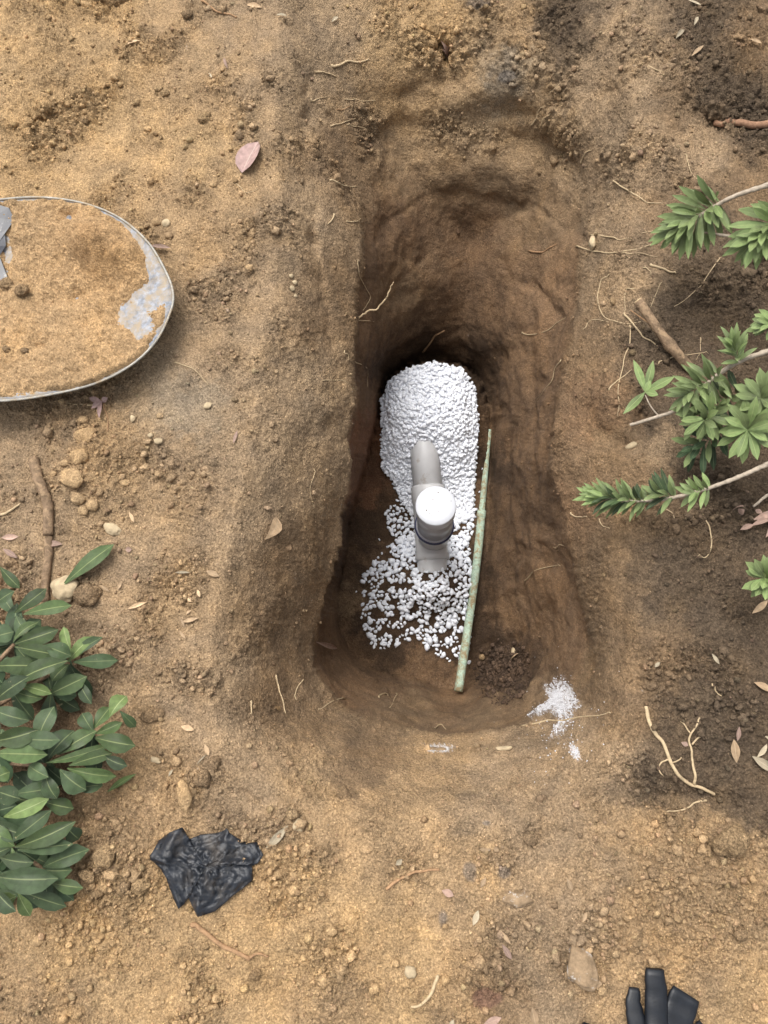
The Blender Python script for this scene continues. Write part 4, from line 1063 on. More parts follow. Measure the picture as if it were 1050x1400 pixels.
STONES = [
 ('stone', 117, 595, 38, 24, 'stone_tan', 'largest tan stone in the column below the shovel', 25), ('stone', 110, 625, 29, 24, 'stone_tan', 'round tan stone below the largest one under the shovel', 0),
 ('stone', 102, 655, 38, 28, 'stone_tan', 'flat half-buried ochre stone right of the snapped stick', -20), ('stone', 109, 683, 21, 17, 'stone_tan', 'small tan stone upper left of a pair beside the stick', 10),
 ('stone', 115, 699, 17, 14, 'stone_tan', 'smallest tan stone at the foot of the column beside the stick', 0), ('stone', 130, 691, 18, 17, 'stone_tan', 'round tan stone right of the pair beside the stick', 0),
 ('stone', 115, 575, 16, 12, 'stone_tan', 'small tan stone tucked under the shovel edge', 0), ('stone', 74, 647, 10, 10, 'stone_tan', 'tiny tan pebble just right of the snapped stick', 0),
 ('stone', 152, 723, 27, 17, 'stone_pale', 'pale cream stone above the fallen green leaf', -20), ('stone', 92, 803, 38, 40, 'stone_pale', 'pale angular stone with the fallen green leaf resting on it', 15),
 ('soil_clod', 119, 814, 38, 34, 'clod_brown', 'brown soil clod beside the pale angular stone', 0), ('stone', 169, 660, 15, 13, 'stone_tan', 'small tan pebble right of the stone column', 0),
 ('stone', 89, 634, 14, 11, 'stone_tan', 'small pebble left of the round tan stone', 0), ('stone', 218, 605, 13, 10, 'stone_pale', 'pale pebble on smooth soil below the shovel tip', 0),
 ('stone', 206, 597, 9, 8, 'stone_pale', 'tiny pale pebble left of another below the shovel tip', 0), ('stone', 227, 307, 13, 14, 'stone_pale', 'pale angular pebble above the shovel tip', 20),
 ('stone', 213, 306, 14, 12, 'stone_tan', 'tan pebble left of the pale angular one above the shovel', 0), ('stone', 231, 324, 15, 12, 'clod_brown', 'brown pebble under the pale angular one above the shovel', 0),
 ('stone', 342, 369, 13, 11, 'stone_tan', 'lone tan pebble right of the shovel tip', 0), ('stone', 283, 554, 13, 10, 'stone_pale', 'pale tan pebble on the smooth slope right of the shovel', 30),
 ('stone', 219, 568, 10, 9, 'stone_tan', 'small orange-tan pebble below the shovel tip', 0), ('stone', 182, 573, 9, 11, 'stone_pale', 'little pale pebble below the shovel edge', 0),
 ('soil_clod', 116, 162, 17, 15, 'clod_dark', 'single dark clod on sand above the shovel', 0), ('soil_clod', 185, 138, 16, 11, 'stone_tan', 'tan clod up left of the mauve leaf', 20),
 ('soil_clod', 217, 123, 15, 13, 'stone_tan', 'left one of two joined tan clods near the top left', 0), ('soil_clod', 226, 128, 14, 13, 'stone_tan', 'right one of two joined tan clods near the top left', 0),
 ('soil_clod', 280, 164, 22, 17, 'stone_tan', 'wide flat tan clod left of and above the mauve leaf', 10), ('stone', 290, 252, 11, 10, 'stone_tan', 'round tan pebble left of and below the mauve leaf', 0),
 ('soil_clod', 150, 3, 54, 30, 'clod_dark', 'big dark crumbly clod at the top edge', 0), ('soil_clod', 258, 22, 20, 16, 'clod_dark', 'dark clod near the top edge right of the big one', 0),
 ('soil_clod', 214, 184, 10, 9, 'clod_brown', 'small brown clod on sand midway above the shovel', 0), ('soil_clod', 221, 190, 8, 8, 'clod_brown', 'smaller brown clod touching another midway above the shovel', 0),
 ('soil_clod', 998, 1146, 52, 38, 'stone_tan', 'large tan clod by the dark soil at the lower right', 20), ('stone', 791, 1318, 36, 54, 'stone_white', 'grey stone with shiny white crust near the glove', 15),
 ('stone', 820, 1351, 12, 12, 'stone_tan', 'ochre pebble between the crusted stone and the glove', 0), ('stone', 707, 1228, 36, 18, 'stone_white', 'flat stone with white crust on soil below the pit', 5),
 ('stone', 560, 1327, 15, 15, 'stone_pale', 'round pale pebble in the bottom sand', 0), ('stone', 607, 1335, 13, 12, 'stone_tan', 'ochre pebble right of the pale bent twig', 0),
 ('stone', 453, 1270, 13, 11, 'stone_tan', 'tan pebble on sand right of the black plastic', 0), ('stone', 409, 1127, 17, 16, 'stone_pale', 'square tan pebble at the end of the long pale leaf', 20),
 ('soil_clod', 400, 1111, 17, 14, 'stone_tan', 'tan clod just above the square pebble', 0), ('soil_clod', 349, 1331, 15, 14, 'clod_brown', 'brown clod under the curved brown twig', 0),
 ('soil_clod', 147, 1170, 30, 28, 'stone_tan', 'biggest sandy clod between the left shrub and black plastic', 0), ('soil_clod', 120, 1163, 20, 18, 'clod_brown', 'brown clod touching the left shrub near its lowest leaves', 0),
 ('soil_clod', 193, 1208, 24, 20, 'stone_tan', 'sandy clod just left of the black plastic', 0), ('soil_clod', 173, 1208, 15, 16, 'clod_brown', 'small brown clod left of the sandy one by the plastic', 0),
 ('soil_clod', 122, 1191, 25, 16, 'stone_tan', 'long sandy clod right of the lowest shrub leaves', -15), ('soil_clod', 293, 1043, 20, 16, 'clod_brown', 'grey-brown clod left of the near pit lip', 30),
 ('soil_clod', 277, 1062, 22, 26, 'clod_brown', 'brown clod above the black plastic', 20), ('stone', 253, 1086, 20, 44, 'stone_tan', 'upright greyish stone above the left corner of the plastic', 5),
 ('stone', 193, 1092, 10, 9, 'stone_tan', 'ochre pebble right of the left shrub', 0), ('wood_chip', 214, 1037, 14, 8, 'stone_pale', 'pale wood chip on the soil right of the left shrub', -20),
 ('root_chunk', 814, 333, 16, 22, 'stone_pale', 'pale cut root knob on the right rim of the pit', 0), ('root_stub', 863, 609, 20, 9, 'stone_pale', 'white broken root end under the slumped block at right', 8),
 ('soil_clod', 210, 977, 30, 20, 'clod_brown', 'flat brown clod right of the middle shrub leaves', 10), ('stone', 668, 1157, 13, 10, 'stone_tan', 'greyish tan pebble below the pit beside pale chips', 0),
 ('soil_clod', 722, 1147, 18, 15, 'clod_brown', 'brown clod below the pit right of pale chips', 0), ('stone', 658, 897, 9, 8, 'stone_tan', 'tan pebble at the foot of the wall right of the copper pipe', 0),
 ('stone', 696, 889, 8, 12, 'stone_pale', 'pale pebble on the wall foot right of the copper pipe', 15), ('stone', 596, 1024, 30, 10, 'stone_white', 'whitish stone embedded in the near rim', 5), ('stone', 690, 1027, 22, 8, 'stone_pale', 'pale stone embedded in the near rim right of the whitish one', -5),
 ('soil_clod', 893, 1192, 15, 16, 'clod_brown', 'greyish clod amid sand at the lower right', 0), ('soil_clod', 870, 1160, 16, 14, 'stone_tan', 'tan clod below the dark soil at lower right', 0), ('soil_clod', 882, 1225, 13, 12, 'stone_tan', 'small ochre clod below the greyish one at lower right', 0),
 ('soil_clod', 1010, 1275, 17, 14, 'clod_brown', 'small brown clod near the lower right edge', 0)]
for n_, x, y, w, h, mat, lab, rot in STONES:
    stone(n_, x, y, w, h, mat, lab, {'stone': 'stone', 'soil_clod': 'clod', 'wood_chip': 'wood chip', 'root_chunk': 'root', 'root_stub': 'root'}[n_], rot, sub=3 if max(w, h) > 20 else 2, sink=.42 if mat == 'stone_white' else .36 if max(w, h) > 25 else .24, flat=.5 if mat == 'stone_white' else .7)
for x, y, w, lab in [(12, 392, 26, 'brown clod at the left edge of the soil on the shovel'), (31, 398, 24, 'brown clod right of another on the shovel soil'), (10, 478, 14, 'small clod low on the shovel soil near the left edge'), (34, 480, 12, 'small clod on the shovel soil right of a similar one')]:
    stone('soil_clod', x, y, w, w * .8, 'clod_brown', lab, 'clod', z=heap_z(x, y), k=.35, flat=.8)
for k, (x, y, w) in enumerate([(396, 378, 7), (401, 386, 8), (398, 396, 9), (403, 404, 6)]):
    stone('fungus_crumb', x, y, w, w, 'stone_pale', 'pale crumb in the small cluster on the left slope', 'crumb', group='pale crumbs on the left slope')
for k, (x, y, w, h) in enumerate([(662, 1160, 14, 6), (677, 1161, 8, 7), (679, 1180, 5, 5), (723, 1166, 6, 8), (732, 1170, 5, 5), (686, 1156, 4, 4)]):
    stone('pale_chip', x, y, w, h, 'stone_white', 'small white chip on the bare soil below the pit', 'chip', group='white chips below the pit')

# ------------------------------------------------------------------ leaves
def leaf_geo(base, tip, width, up, arch=.12, fold=.25, kind='obovate', rows=7, cols=4, curl=0.0, droop=0.0):
    base = np.asarray(base, float); tip = np.asarray(tip, float)
    ax = tip - base; L_ = np.linalg.norm(ax); ax = ax / L_
    up = np.asarray(up, float); side = np.cross(ax, up); side /= np.linalg.norm(side) + 1e-9; nn = np.cross(side, ax)
    V_ = []; uv = []
    for i in range(rows):
        t = i / (rows - 1)
        if kind == 'obovate': p = math.sin(math.pi * min(1, t) ** 1.55) ** .62 if 0 < t < 1 else 0
        elif kind == 'round': p = math.sin(math.pi * t ** .9) ** .55 if 0 < t < 1 else 0
        else: p = math.sin(math.pi * t ** 1.05) ** .9 if 0 < t < 1 else 0
        w = width * .5 * max(p, .07 if t < .5 else .03)
        c = base + ax * (L_ * t) + nn * (arch * L_ * 4 * t * (1 - t) - droop * L_ * t * t)
        for j in range(cols + 1):
            u = -1 + 2 * j / cols
            V_.append(c + side * (u * w) + nn * (fold * abs(u) * w - curl * u * u * w)); uv.append((u, t))
    F_ = [(i * (cols + 1) + j, i * (cols + 1) + j + 1, (i + 1) * (cols + 1) + j + 1, (i + 1) * (cols + 1) + j) for i in range(rows - 1) for j in range(cols)]
    return np.array(V_), F_, uv
def leaf(parent, base, tip, width, mat, up=(0, 0, 1), name='leaf', **kw):
    V_, F_, uv = leaf_geo(base, tip, width, up, **kw)
    return mk(name, V_, F_, M[mat], parent, None if parent is not None else np.asarray(base), uv=uv)

def litter(x0, y0, x1, y1, w, mat, label, kind='lance', lift=.003, arch=None, cat='leaf', tilt=0.0):
    xm, ym = (x0 + x1) / 2, (y0 + y1) / 2; n = SN(xm, ym)
    zs = max(float(n @ (S(x, y) - S(xm, ym))) for x, y in ((x0, y0), (x1, y1), (xm, ym)))
    b = S(x0, y0); t = S(x1, y1)
    b = b + n * (lift - float(n @ (b - S(xm, ym))) + zs); t = t + n * (lift - float(n @ (t - S(xm, ym))) + zs + tilt)
    r = random.uniform
    o = leaf(None, b, t, px2m(w, xm, ym), mat, n + np.array([r(-.3, .3), r(-.3, .3), 0]), 'fallen_leaf', kind=kind, arch=r(.0, .10) if arch is None else arch, fold=r(.1, .5))
    return tag(o, label, cat)
LIT = [
 (206, 340, 234, 341, 7, 'leaf_dry_pink', 'pinkish dry leaf just above the shovel tip'), (4, 735, 27, 734, 9, 'leaf_dry_pink', 'pinkish dry leaf at the left edge, upper of two'), (6, 751, 27, 764, 8, 'leaf_dry_pink', 'pinkish dry leaf at the left edge, lower of two'),
 (61, 743, 86, 744, 9, 'leaf_dry_pink', 'pinkish dry leaf lying across the snapped stick'), (177, 700, 184, 714, 5, 'leaf_dry', 'small tan leaf right of the pale cream stone'), (172, 750, 181, 750, 8, 'leaf_dry_pink', 'tiny round pink leaf right of the fallen green leaf'),
 (239, 783, 260, 783, 4, 'leaf_dry_pale', 'thin pale leaf on the soil left of another pale one'), (281, 780, 300, 788, 9, 'leaf_dry', 'broad tan leaf on the left slope'), (272, 806, 275, 818, 5, 'leaf_dry', 'small upright tan leaf below the broad one on the slope'), (258, 818, 265, 823, 6, 'leaf_dry', 'tiny tan leaf below the broad one on the slope'),
 (250, 850, 273, 846, 6, 'leaf_dry', 'tan leaf in the small cluster left of the pit'), (248, 846, 254, 857, 4, 'leaf_dry', 'little slanting leaf in the cluster left of the pit'), (246, 862, 256, 874, 4, 'leaf_dry', 'lowest thin leaf of the cluster left of the pit'), (255, 840, 263, 835, 4, 'leaf_dry', 'topmost thin leaf of the cluster left of the pit'),
 (177, 833, 203, 825, 6, 'leaf_dry', 'curled tan leaf above the small lime shrub leaves'), (138, 800, 150, 809, 5, 'leaf_dry', 'small tan leaf right of the brown clod'), (161, 806, 166, 794, 5, 'leaf_dry', 'small upright tan leaf right of the brown clod'), (174, 700, 185, 714, 0, 'leaf_dry', ''),
 (393, 1125, 364, 1157, 11, 'leaf_dry_pale', 'long pale dry leaf above and right of the black plastic'), (603, 1216, 620, 1223, 9, 'leaf_dry_pink', 'pink dry leaf on sand below the pit'), (645, 1263, 652, 1243, 8, 'leaf_dry_pale', 'pale upright leaf left of the crusted flat stone'), (682, 1268, 697, 1288, 5, 'leaf_dry', 'slanting tan leaf below the crusted flat stone'), (686, 1287, 698, 1308, 7, 'leaf_dry_pink', 'pinkish leaf under the slanting tan one below the crusted stone'),
 (656, 1211, 663, 1197, 6, 'leaf_dry', 'small tan leaf right of the pink dry leaf'), (540, 1179, 549, 1172, 7, 'leaf_dry_pale', 'small pale leaf above the bent tan twig'), (774, 1198, 780, 1216, 7, 'leaf_dry', 'tan leaf on dark soil at the lower right of the pit'), (660, 1398, 685, 1389, 9, 'leaf_dry_pink', 'pink leaf at the bottom edge right of the berry stain'), (726, 1376, 732, 1402, 11, 'leaf_dry', 'broad tan leaf at the bottom edge'), (614, 1402, 619, 1390, 6, 'leaf_dry_pale', 'tiny pale leaf at the bottom edge'),
 (795, 1258, 799, 1244, 5, 'leaf_dry', 'small tan leaf above the crusted grey stone'), (802, 1347, 823, 1337, 8, 'leaf_dry', 'tan leaf beside the crusted grey stone near the glove'), (1002, 1041, 1000, 1010, 11, 'leaf_dry', 'tan leaf upright right of the branching root'), (1003, 1012, 1004, 993, 6, 'leaf_dry_pink', 'narrow pink leaf above the upright tan one at right'), (1028, 933, 1054, 945, 11, 'leaf_dry', 'tan leaf at the right edge above the branching root'), (1024, 1033, 1056, 1054, 12, 'leaf_dry_pale', 'pale curled leaf at the right edge'), (1031, 1034, 1045, 1017, 7, 'leaf_dry_pale', 'narrow pale leaf crossing above the pale curled one'), (1043, 1006, 1056, 1012, 5, 'leaf_dry_pale', 'tiny pale leaf at the right edge above the curled one'),
 (972, 895, 980, 908, 5, 'leaf_dry_pale', 'small pale leaf on dark soil at right'), (1025, 838, 1047, 821, 9, 'leaf_dry', 'tan leaf below the lowest right sprig'), (900, 905, 893, 911, 5, 'leaf_dry_pale', 'tiny pale leaf on brown soil right of the pit'), (929, 1015, 938, 1019, 6, 'leaf_dry_pink', 'small red-brown leaf beside the branching root'),
 (946, 41, 950, 30, 6, 'leaf_dry_pale', 'small pale leaf near the upper right corner'), (942, 82, 958, 68, 7, 'leaf_dry', 'tan leaf below the small pale one at the upper right'), (920, 57, 932, 44, 7, 'leaf_dry_pale', 'pale leaf left of the tan one at the upper right'), (938, 5, 956, 12, 6, 'leaf_dry_pale', 'pale leaf at the top edge near the right corner'), (1020, 62, 1036, 66, 6, 'leaf_dry', 'tan leaf near the right edge at the top'),
 (337, 9, 358, 13, 8, 'leaf_dry', 'tan leaf at the top edge left of the scarp'), (377, 25, 390, 27, 6, 'leaf_dry_pale', 'white small leaf at the top left of the scarp'), (451, 31, 460, 24, 6, 'leaf_dry_pale', 'white bit of leaf on top of the left rim'), (175, 65, 192, 60, 5, 'leaf_dry', 'thin tan leaf in the upper left sand'), (307, 80, 312, 97, 5, 'leaf_dry_pink', 'curled pink leaf above the mauve leaf'), (285, 102, 291, 109, 4, 'leaf_dry_pale', 'tiny pale leaf above and left of the mauve leaf'),
 (321, 608, 326, 590, 5, 'leaf_dry_pink', 'narrow pink leaf on the smooth left slope'), (280, 1017, 285, 1032, 6, 'leaf_dry', 'curled tan leaf left of the near pit lip'), (270, 1047, 282, 1033, 2, 'leaf_dry_pale', 'straw-thin pale leaf beside the curled tan one'), (233, 1060, 239, 1052, 5, 'leaf_dry_pale', 'small pale leaf above the black plastic on the left'), (248, 992, 266, 998, 8, 'leaf_dry', 'brown leaf right of the middle shrub leaves'), (372, 966, 382, 971, 6, 'clod_brown', 'dark little leaf at the foot of the upright root'),
 (428, 877, 455, 888, 7, 'leaf_dry_pink', 'long pink leaf on the pit wall at lower left'), (735, 1000, 722, 1012, 0, 'leaf_dry', ''), (885, 570, 900, 568, 0, 'leaf_dry', ''), (672, 935, 690, 940, 0, 'leaf_dry', ''), (697, 903, 707, 893, 4, 'leaf_dry', 'small tan leaf beside the dark crumbs in the pit'),
 (905, 366, 893, 362, 0, 'leaf_dry', ''), (955, 285, 962, 278, 0, 'leaf_dry', '')]
for x0, y0, x1, y1, w, mat, lab in LIT:
    if w: litter(x0, y0, x1, y1, w, mat, lab)
# large mauve leaf, its left edge tucked in the soil
litter(331, 236, 353, 196, 42, 'leaf_purple', 'large dusty mauve oval leaf lying left of the scarp', 'round', .004, .02)
# curled brown leaf on the left slope
o = litter(360, 736, 376, 707, 20, 'leaf_dry', 'curled brown dead leaf stuck to the left slope of the pit', 'obovate', .004, .25)
# reddish tuft of dry leaf in the crack at the top
tf = empty('dry_leaf_tuft', S(610, 76), 'reddish dry leaf tuft standing in the crack at the top', 'leaf')
for x, y, w in [(604, 54, 6), (610, 52, 7), (616, 58, 6), (607, 60, 6), (613, 63, 5)]:
    leaf(tf, S(610, 80, .002), S(x, y, .02), px2m(w, 610, 70), 'leaf_dry_pink', (0, -.3, 1), kind='lance', rows=5)
tf = empty('dry_leaf_tuft', S(140, 560), 'mauve withered leaf tuft hanging below the shovel edge', 'leaf')
for x, y, w in [(122, 552, 9), (133, 556, 8), (148, 548, 9), (141, 574, 7), (128, 565, 8)]:
    leaf(tf, S(140, 552, .006), S(x, y, .012), px2m(w, 140, 560), 'leaf_purple', (0, -.3, 1), kind='lance', rows=5)
# single green leaf lying on the ground
gl_ = litter(91, 803, 158, 746, 24, 'leaf_green', 'single fallen green leaf with torn edge resting on the pale stone', 'obovate', .012, .05)
litter(150, 1081, 189, 1057, 9, 'leaf_lime', 'narrow yellow-green leaf on the soil right of the left shrub', 'lance', .006, .05)

# ------------------------------------------------------------------ left shrub: rosettes of broad glossy leaves
shrub = empty('broadleaf_shrub', S(-170, 1040), 'dense shrub with broad glossy green leaves at the left edge', 'shrub')
trunk_top = at(-150, 1040, .05)
V_, F_ = tube(spline([S(-170, 1040, -.03), at(-160, 1040, .02), trunk_top], 8), np.linspace(.022, .014, 8), 10)
mk('trunk', V_, F_, M['bark'], shrub)
ROS = [(22, 842, .075), (19, 881, .10), (94, 906, .07), (14, 941, .11), (62, 1046, .10), (128, 1001, .085), (20, 1157, .09), (27, 1221, .06), (62, 1096, .075), (-6, 1030, .12), (-20, 900, .10), (-15, 1200, .09), (60, 1190, .065), (-10, 1110, .09), (70, 945, .08)]
branches = []
for k, (x, y, z) in enumerate(ROS):
    e_ = at(x, y, z - .012)
    pts = [trunk_top, trunk_top * .45 + e_ * .55 - np.array([0, 0, .02]), e_]
    V_, F_ = tube(spline(pts, 12), np.linspace(.007, .0035, 12), 7, True, .05, k)
    branches.append(mk('branch', V_, F_, M['bark'], shrub))
g, b_, l_ = 'leaf_green', 'leaf_blue', 'leaf_lime'
LEAVES = [(20, 838, 63, 805, 20, g), (32, 840, 97, 827, 22, g), (0, 775, 26, 804, 16, g), (-6, 826, 17, 808, 20, b_), (20, 880, 78, 862, 24, g), (18, 878, 50, 849, 18, g), (-12, 872, 19, 864, 27, b_), (20, 884, 76, 895, 19, g), (-10, 911, 51, 910, 25, g), (93, 905, 125, 870, 19, l_), (98, 892, 85, 857, 16, l_), (97, 902, 138, 870, 16, b_), (100, 905, 161, 903, 20, b_), (60, 882, 97, 897, 24, b_),
 (15, 938, 87, 902, 25, g), (66, 950, 116, 926, 25, g), (15, 942, 56, 956, 18, g), (28, 937, 70, 948, 15, l_), (108, 928, 122, 962, 17, b_), (-12, 968, 37, 986, 26, b_), (-10, 1013, 50, 1000, 28, g), (-8, 1030, 64, 1032, 24, g), (50, 1020, 70, 966, 32, b_), (66, 1037, 99, 998, 28, b_), (78, 1032, 130, 998, 25, g), (127, 997, 151, 966, 19, g), (150, 980, 173, 951, 25, l_), (164, 972, 186, 995, 13, b_), (129, 1008, 184, 1020, 25, g), (130, 1003, 166, 989, 15, g), (62, 1043, 150, 1020, 14, g), (94, 1047, 152, 1029, 18, g), (92, 1050, 158, 1064, 20, g), (82, 1052, 117, 1081, 27, b_), (62, 1055, 76, 1093, 25, b_), (40, 1046, 63, 1062, 22, b_), (-8, 1065, 13, 1055, 22, g), (-8, 1080, 25, 1092, 24, b_), (5, 1117, 64, 1094, 20, l_), (60, 1096, 100, 1106, 22, g), (16, 1150, 67, 1110, 22, b_), (20, 1158, 102, 1125, 25, g), (24, 1162, 100, 1154, 19, b_), (58, 1186, 118, 1161, 26, b_), (-6, 1198, 76, 1203, 32, b_), (16, 1158, 30, 1192, 13, g), (70, 1207, 113, 1214, 18, g), (-10, 1240, 21, 1226, 20, l_), (25, 1221, 40, 1253, 17, l_), (30, 1219, 89, 1240, 20, b_), (-8, 1212, 22, 1246, 22, b_), (-8, 1122, 32, 1143, 25, b_), (142, 1033, 173, 1048, 18, b_), (-8, 960, 40, 925, 24, b_), (60, 1020, 20, 1000, 24, b_), (100, 1080, 140, 1072, 20, b_), (20, 1157, -12, 1135, 24, g), (30, 1010, 82, 1012, 24, b_), (20, 1085, 70, 1078, 22, b_), (60, 1190, 98, 1190, 22, b_), (0, 1172, 45, 1180, 24, b_), (94, 908, 70, 930, 22, g), (14, 941, -10, 950, 22, g), (22, 842, 38, 868, 22, b_), (128, 1001, 112, 975, 20, b_), (90, 1130, 108, 1148, 22, b_)]
R_ = np.array(ROS)
for k, (x0, y0, x1, y1, w, mat) in enumerate(LEAVES):
    bi = int(np.argmin((R_[:, 0] - x0) ** 2 + (R_[:, 1] - y0) ** 2)); z0 = R_[bi, 2]
    zt = z0 + random.uniform(-.012, .022) - .0002 * max(0, x1 - 90)
    zt = max(zt, S(x1, y1)[2] + .012)
    b3 = at(x0, y0, z0); t3 = at(x1, y1, zt)
    leaf(branches[bi], b3, t3, w * 1.04 * (CAM_H - z0) / FPX, mat, (random.uniform(-.35, .35), random.uniform(-.35, .35), 1), arch=random.uniform(.04, .14), fold=random.uniform(.1, .45), droop=random.uniform(0, .14))
for k in range(135):          # lower leaves seen between the upper ones
    bi = random.randrange(len(ROS)); x, y, z = ROS[bi]
    a = random.uniform(0, 6.28); L_ = random.uniform(34, 60)
    x1, y1 = x + L_ * math.cos(a), y + L_ * math.sin(a)
    lim = 132 + 30 * math.sin((y1 - 930) / 70) if y1 < 1080 else 104
    if x1 > lim or y1 < 800 or y1 > 1236 or (y1 < 850 and x1 > 60): continue
    z0 = z - random.uniform(.02, .05); zt = max(z0 - random.uniform(0, .03), S(x1, y1)[2] + .008)
    leaf(branches[bi], at(x, y, z0), at(x1, y1, zt), random.uniform(19, 26) * CAM_H / FPX, random.choice(['leaf_under', 'leaf_under', 'leaf_blue']), (random.uniform(-.3, .3), random.uniform(-.3, .3), 1), arch=.05, fold=.2)

# ------------------------------------------------------------------ right shrub: pale branches with sprigs of narrow leaves
rs = empty('sprig_shrub', S(1300, 560), 'shrub with pale twigs and narrow grey-green leaf sprigs reaching in from the right', 'shrub')
rt = at(1290, 560, .22)
V_, F_ = tube(spline([S(1300, 560, -.03), at(1296, 560, .1), rt], 10), np.linspace(.024, .012, 10), 12, True, .05)
mk('trunk', V_, F_, M['bark_pale'], rs)
def rbranch(pts, w0, w1, sub=True):
    c = np.array([at(x, y, z) for x, y, z in pts])
    if sub: c = np.concatenate([rt[None], c])
    q = spline(c, 10 * len(c)); n = len(q)
    V_, F_ = tube(q, np.linspace(w0, w1, n) * (1 + .08 * np.sin(np.arange(n) * 1.9)), 8, True, .06, len(pts))
    return mk('branch', V_, F_, M['bark_pale'], rs)
def sprig(br, a, b, n, Lpx, wpx, a0=75, a1=25, mats=('leaf_brush',), lean=(0, 0, 0), tipm=None, skip=None, grow=(0.75, 1.0)):
    """leaves in a spiral along the axis a->b (photo x, y, height)"""
    A = at(*a); B = at(*b); ax = B - A; ax /= np.linalg.norm(ax)
    u = np.cross(ax, [0.3, .2, 1.0]); u /= np.linalg.norm(u); v = np.cross(ax, u)
    n = int(n * 1.22)
    for i in range(n):
        t = (i + .5) / n; ph = i * 2.39996 + random.uniform(-.2, .2)
        an = math.radians(a0 + (a1 - a0) * t + random.uniform(-8, 8))
        rad_ = math.cos(ph) * u + math.sin(ph) * v
        d = ax * math.cos(an) + rad_ * math.sin(an) + np.array(lean)
        d /= np.linalg.norm(d)
        if d[2] < -.75: continue
        base = A + (B - A) * t
        L_ = Lpx * (CAM_H - base[2]) / FPX * random.uniform(.85, 1.22) * (grow[0] + (grow[1] - grow[0]) * math.sin(math.pi * min(1, t * .9 + .1)))
        tip = base + d * L_
        m_ = tipm if tipm and t > .72 else random.choice(mats)
        up = ax * .6 + np.array([random.uniform(-.2, .2), random.uniform(-.2, .2), .9])
        up = up - d * up.dot(d)
        leaf(br, base, tip, .86 * wpx * (CAM_H - base[2]) / FPX, m_, up, kind='lance' if wpx < 10.5 else 'obovate', arch=.05, fold=.22, droop=random.uniform(0, .08), rows=6)
gb, gm = 'leaf_brush', 'leaf_brush_lime'
b1 = rbranch([(1130, 230, .24), (1050, 253, .21), (1000, 270, .185), (968, 288, .165), (945, 303, .15)], .0055, .003)
sprig(b1, (984, 275, .172), (930, 310, .150), 46, 56, 12, 100, 30, (gb, gb, gm), (-.15, -.35, .0))
b2 = rbranch([(1130, 340, .22), (1062, 332, .20), (1020, 326, .185), (962, 318, .15)], .0042, .0024)
b2b = rbranch([(1140, 300, .24), (1078, 300, .22), (1046, 318, .205)], .0045, .003)
sprig(b2b, (1072, 296, .215), (1036, 322, .205), 44, 62, 14, 95, 30, (gb, gm, gm), (-.1, -.42, .05))
b3 = rbranch([(1140, 440, .22), (1062, 440, .2)], .004, .003)
sprig(b3, (1075, 440, .2), (1046, 444, .2), 18, 34, 11, 85, 25, (gb, gm), (-.2, 0, 0))
b4 = rbranch([(1130, 460, .22), (1050, 480, .19), (1000, 500, .165), (960, 530, .14), (930, 558, .11), (885, 574, .085), (861, 581, .075)], .0052, .0028)
sprig(b4, (1012, 497, .17), (1000, 470, .20), 16, 36, 10, 70, 20, (gb, gm), (0, .1, .1))
sprig(b4, (985, 512, .155), (938, 540, .15), 30, 44, 10, 90, 35, (gb,), (0, -.1, .1))
sprig(b4, (1010, 535, .14), (955, 568, .13), 30, 46, 11.5, 95, 40, (gb, gb, 'leaf_blue'), (0, -.1, .1))
sprig(b4, (980, 560, .15), (962, 575, .17), 18, 40, 12, 95, 55, (gb, gm), (0, 0, .1))
b4b = rbranch([(1130, 540, .2), (1060, 560, .18), (1030, 585, .165)], .0045, .003)
sprig(b4b, (1050, 548, .17), (1040, 545, .20), 22, 44, 15, 95, 55, (gb, gb), (0, 0, .1))
sprig(b4b, (1024, 582, .165), (1022, 588, .185), 24, 45, 14, 95, 62, (gm, gb, gm), (0, -.05, .12))
sprig(b4b, (990, 590, .10), (950, 612, .085), 22, 44, 11, 85, 35, ('leaf_under', gb), (0, -.1, 0))
b5 = rbranch([(1130, 600, .2), (1055, 632, .17), (1010, 652, .15), (960, 670, .13), (905, 683, .105), (860, 685, .09), (820, 681, .08)], .005, .0022)
sprig(b5, (885, 686, .098), (812, 679, .080), 54, 34, 8.5, 72, 22, (gb, gb, 'leaf_blue'), (0, 0, .12), gm)
sprig(b5, (925, 680, .112), (900, 676, .110), 16, 36, 9.5, 70, 35, (gb, 'leaf_blue'), (0, .15, .1))
sprig(b5, (972, 668, .135), (945, 674, .13), 14, 32, 9, 75, 40, (gb, gm), (0, .1, .1))
b6 = rbranch([(1140, 760, .15), (1070, 790, .11), (1052, 792, .10)], .004, .0028)
sprig(b6, (1062, 792, .10), (1044, 790, .11), 26, 34, 12, 95, 50, (gb, gm, gm), (-.1, 0, .1))
# small sprout on a thin side twig
b7 = rbranch([(903, 572, .085), (890, 556, .088), (882, 540, .092)], .0016, .0010, False)
for x1, y1, w in [(852, 566, 10), (866, 492, 10), (893, 493, 10), (922, 515, 11), (900, 540, 9), (889, 520, 8)]:
    leaf(b7, at(882, 536, .093), at(x1, y1, .10), w * 1.1 * CAM_H / FPX, 'leaf_brush_lime', (0, -.1, 1), kind='lance', arch=.04, fold=.2)

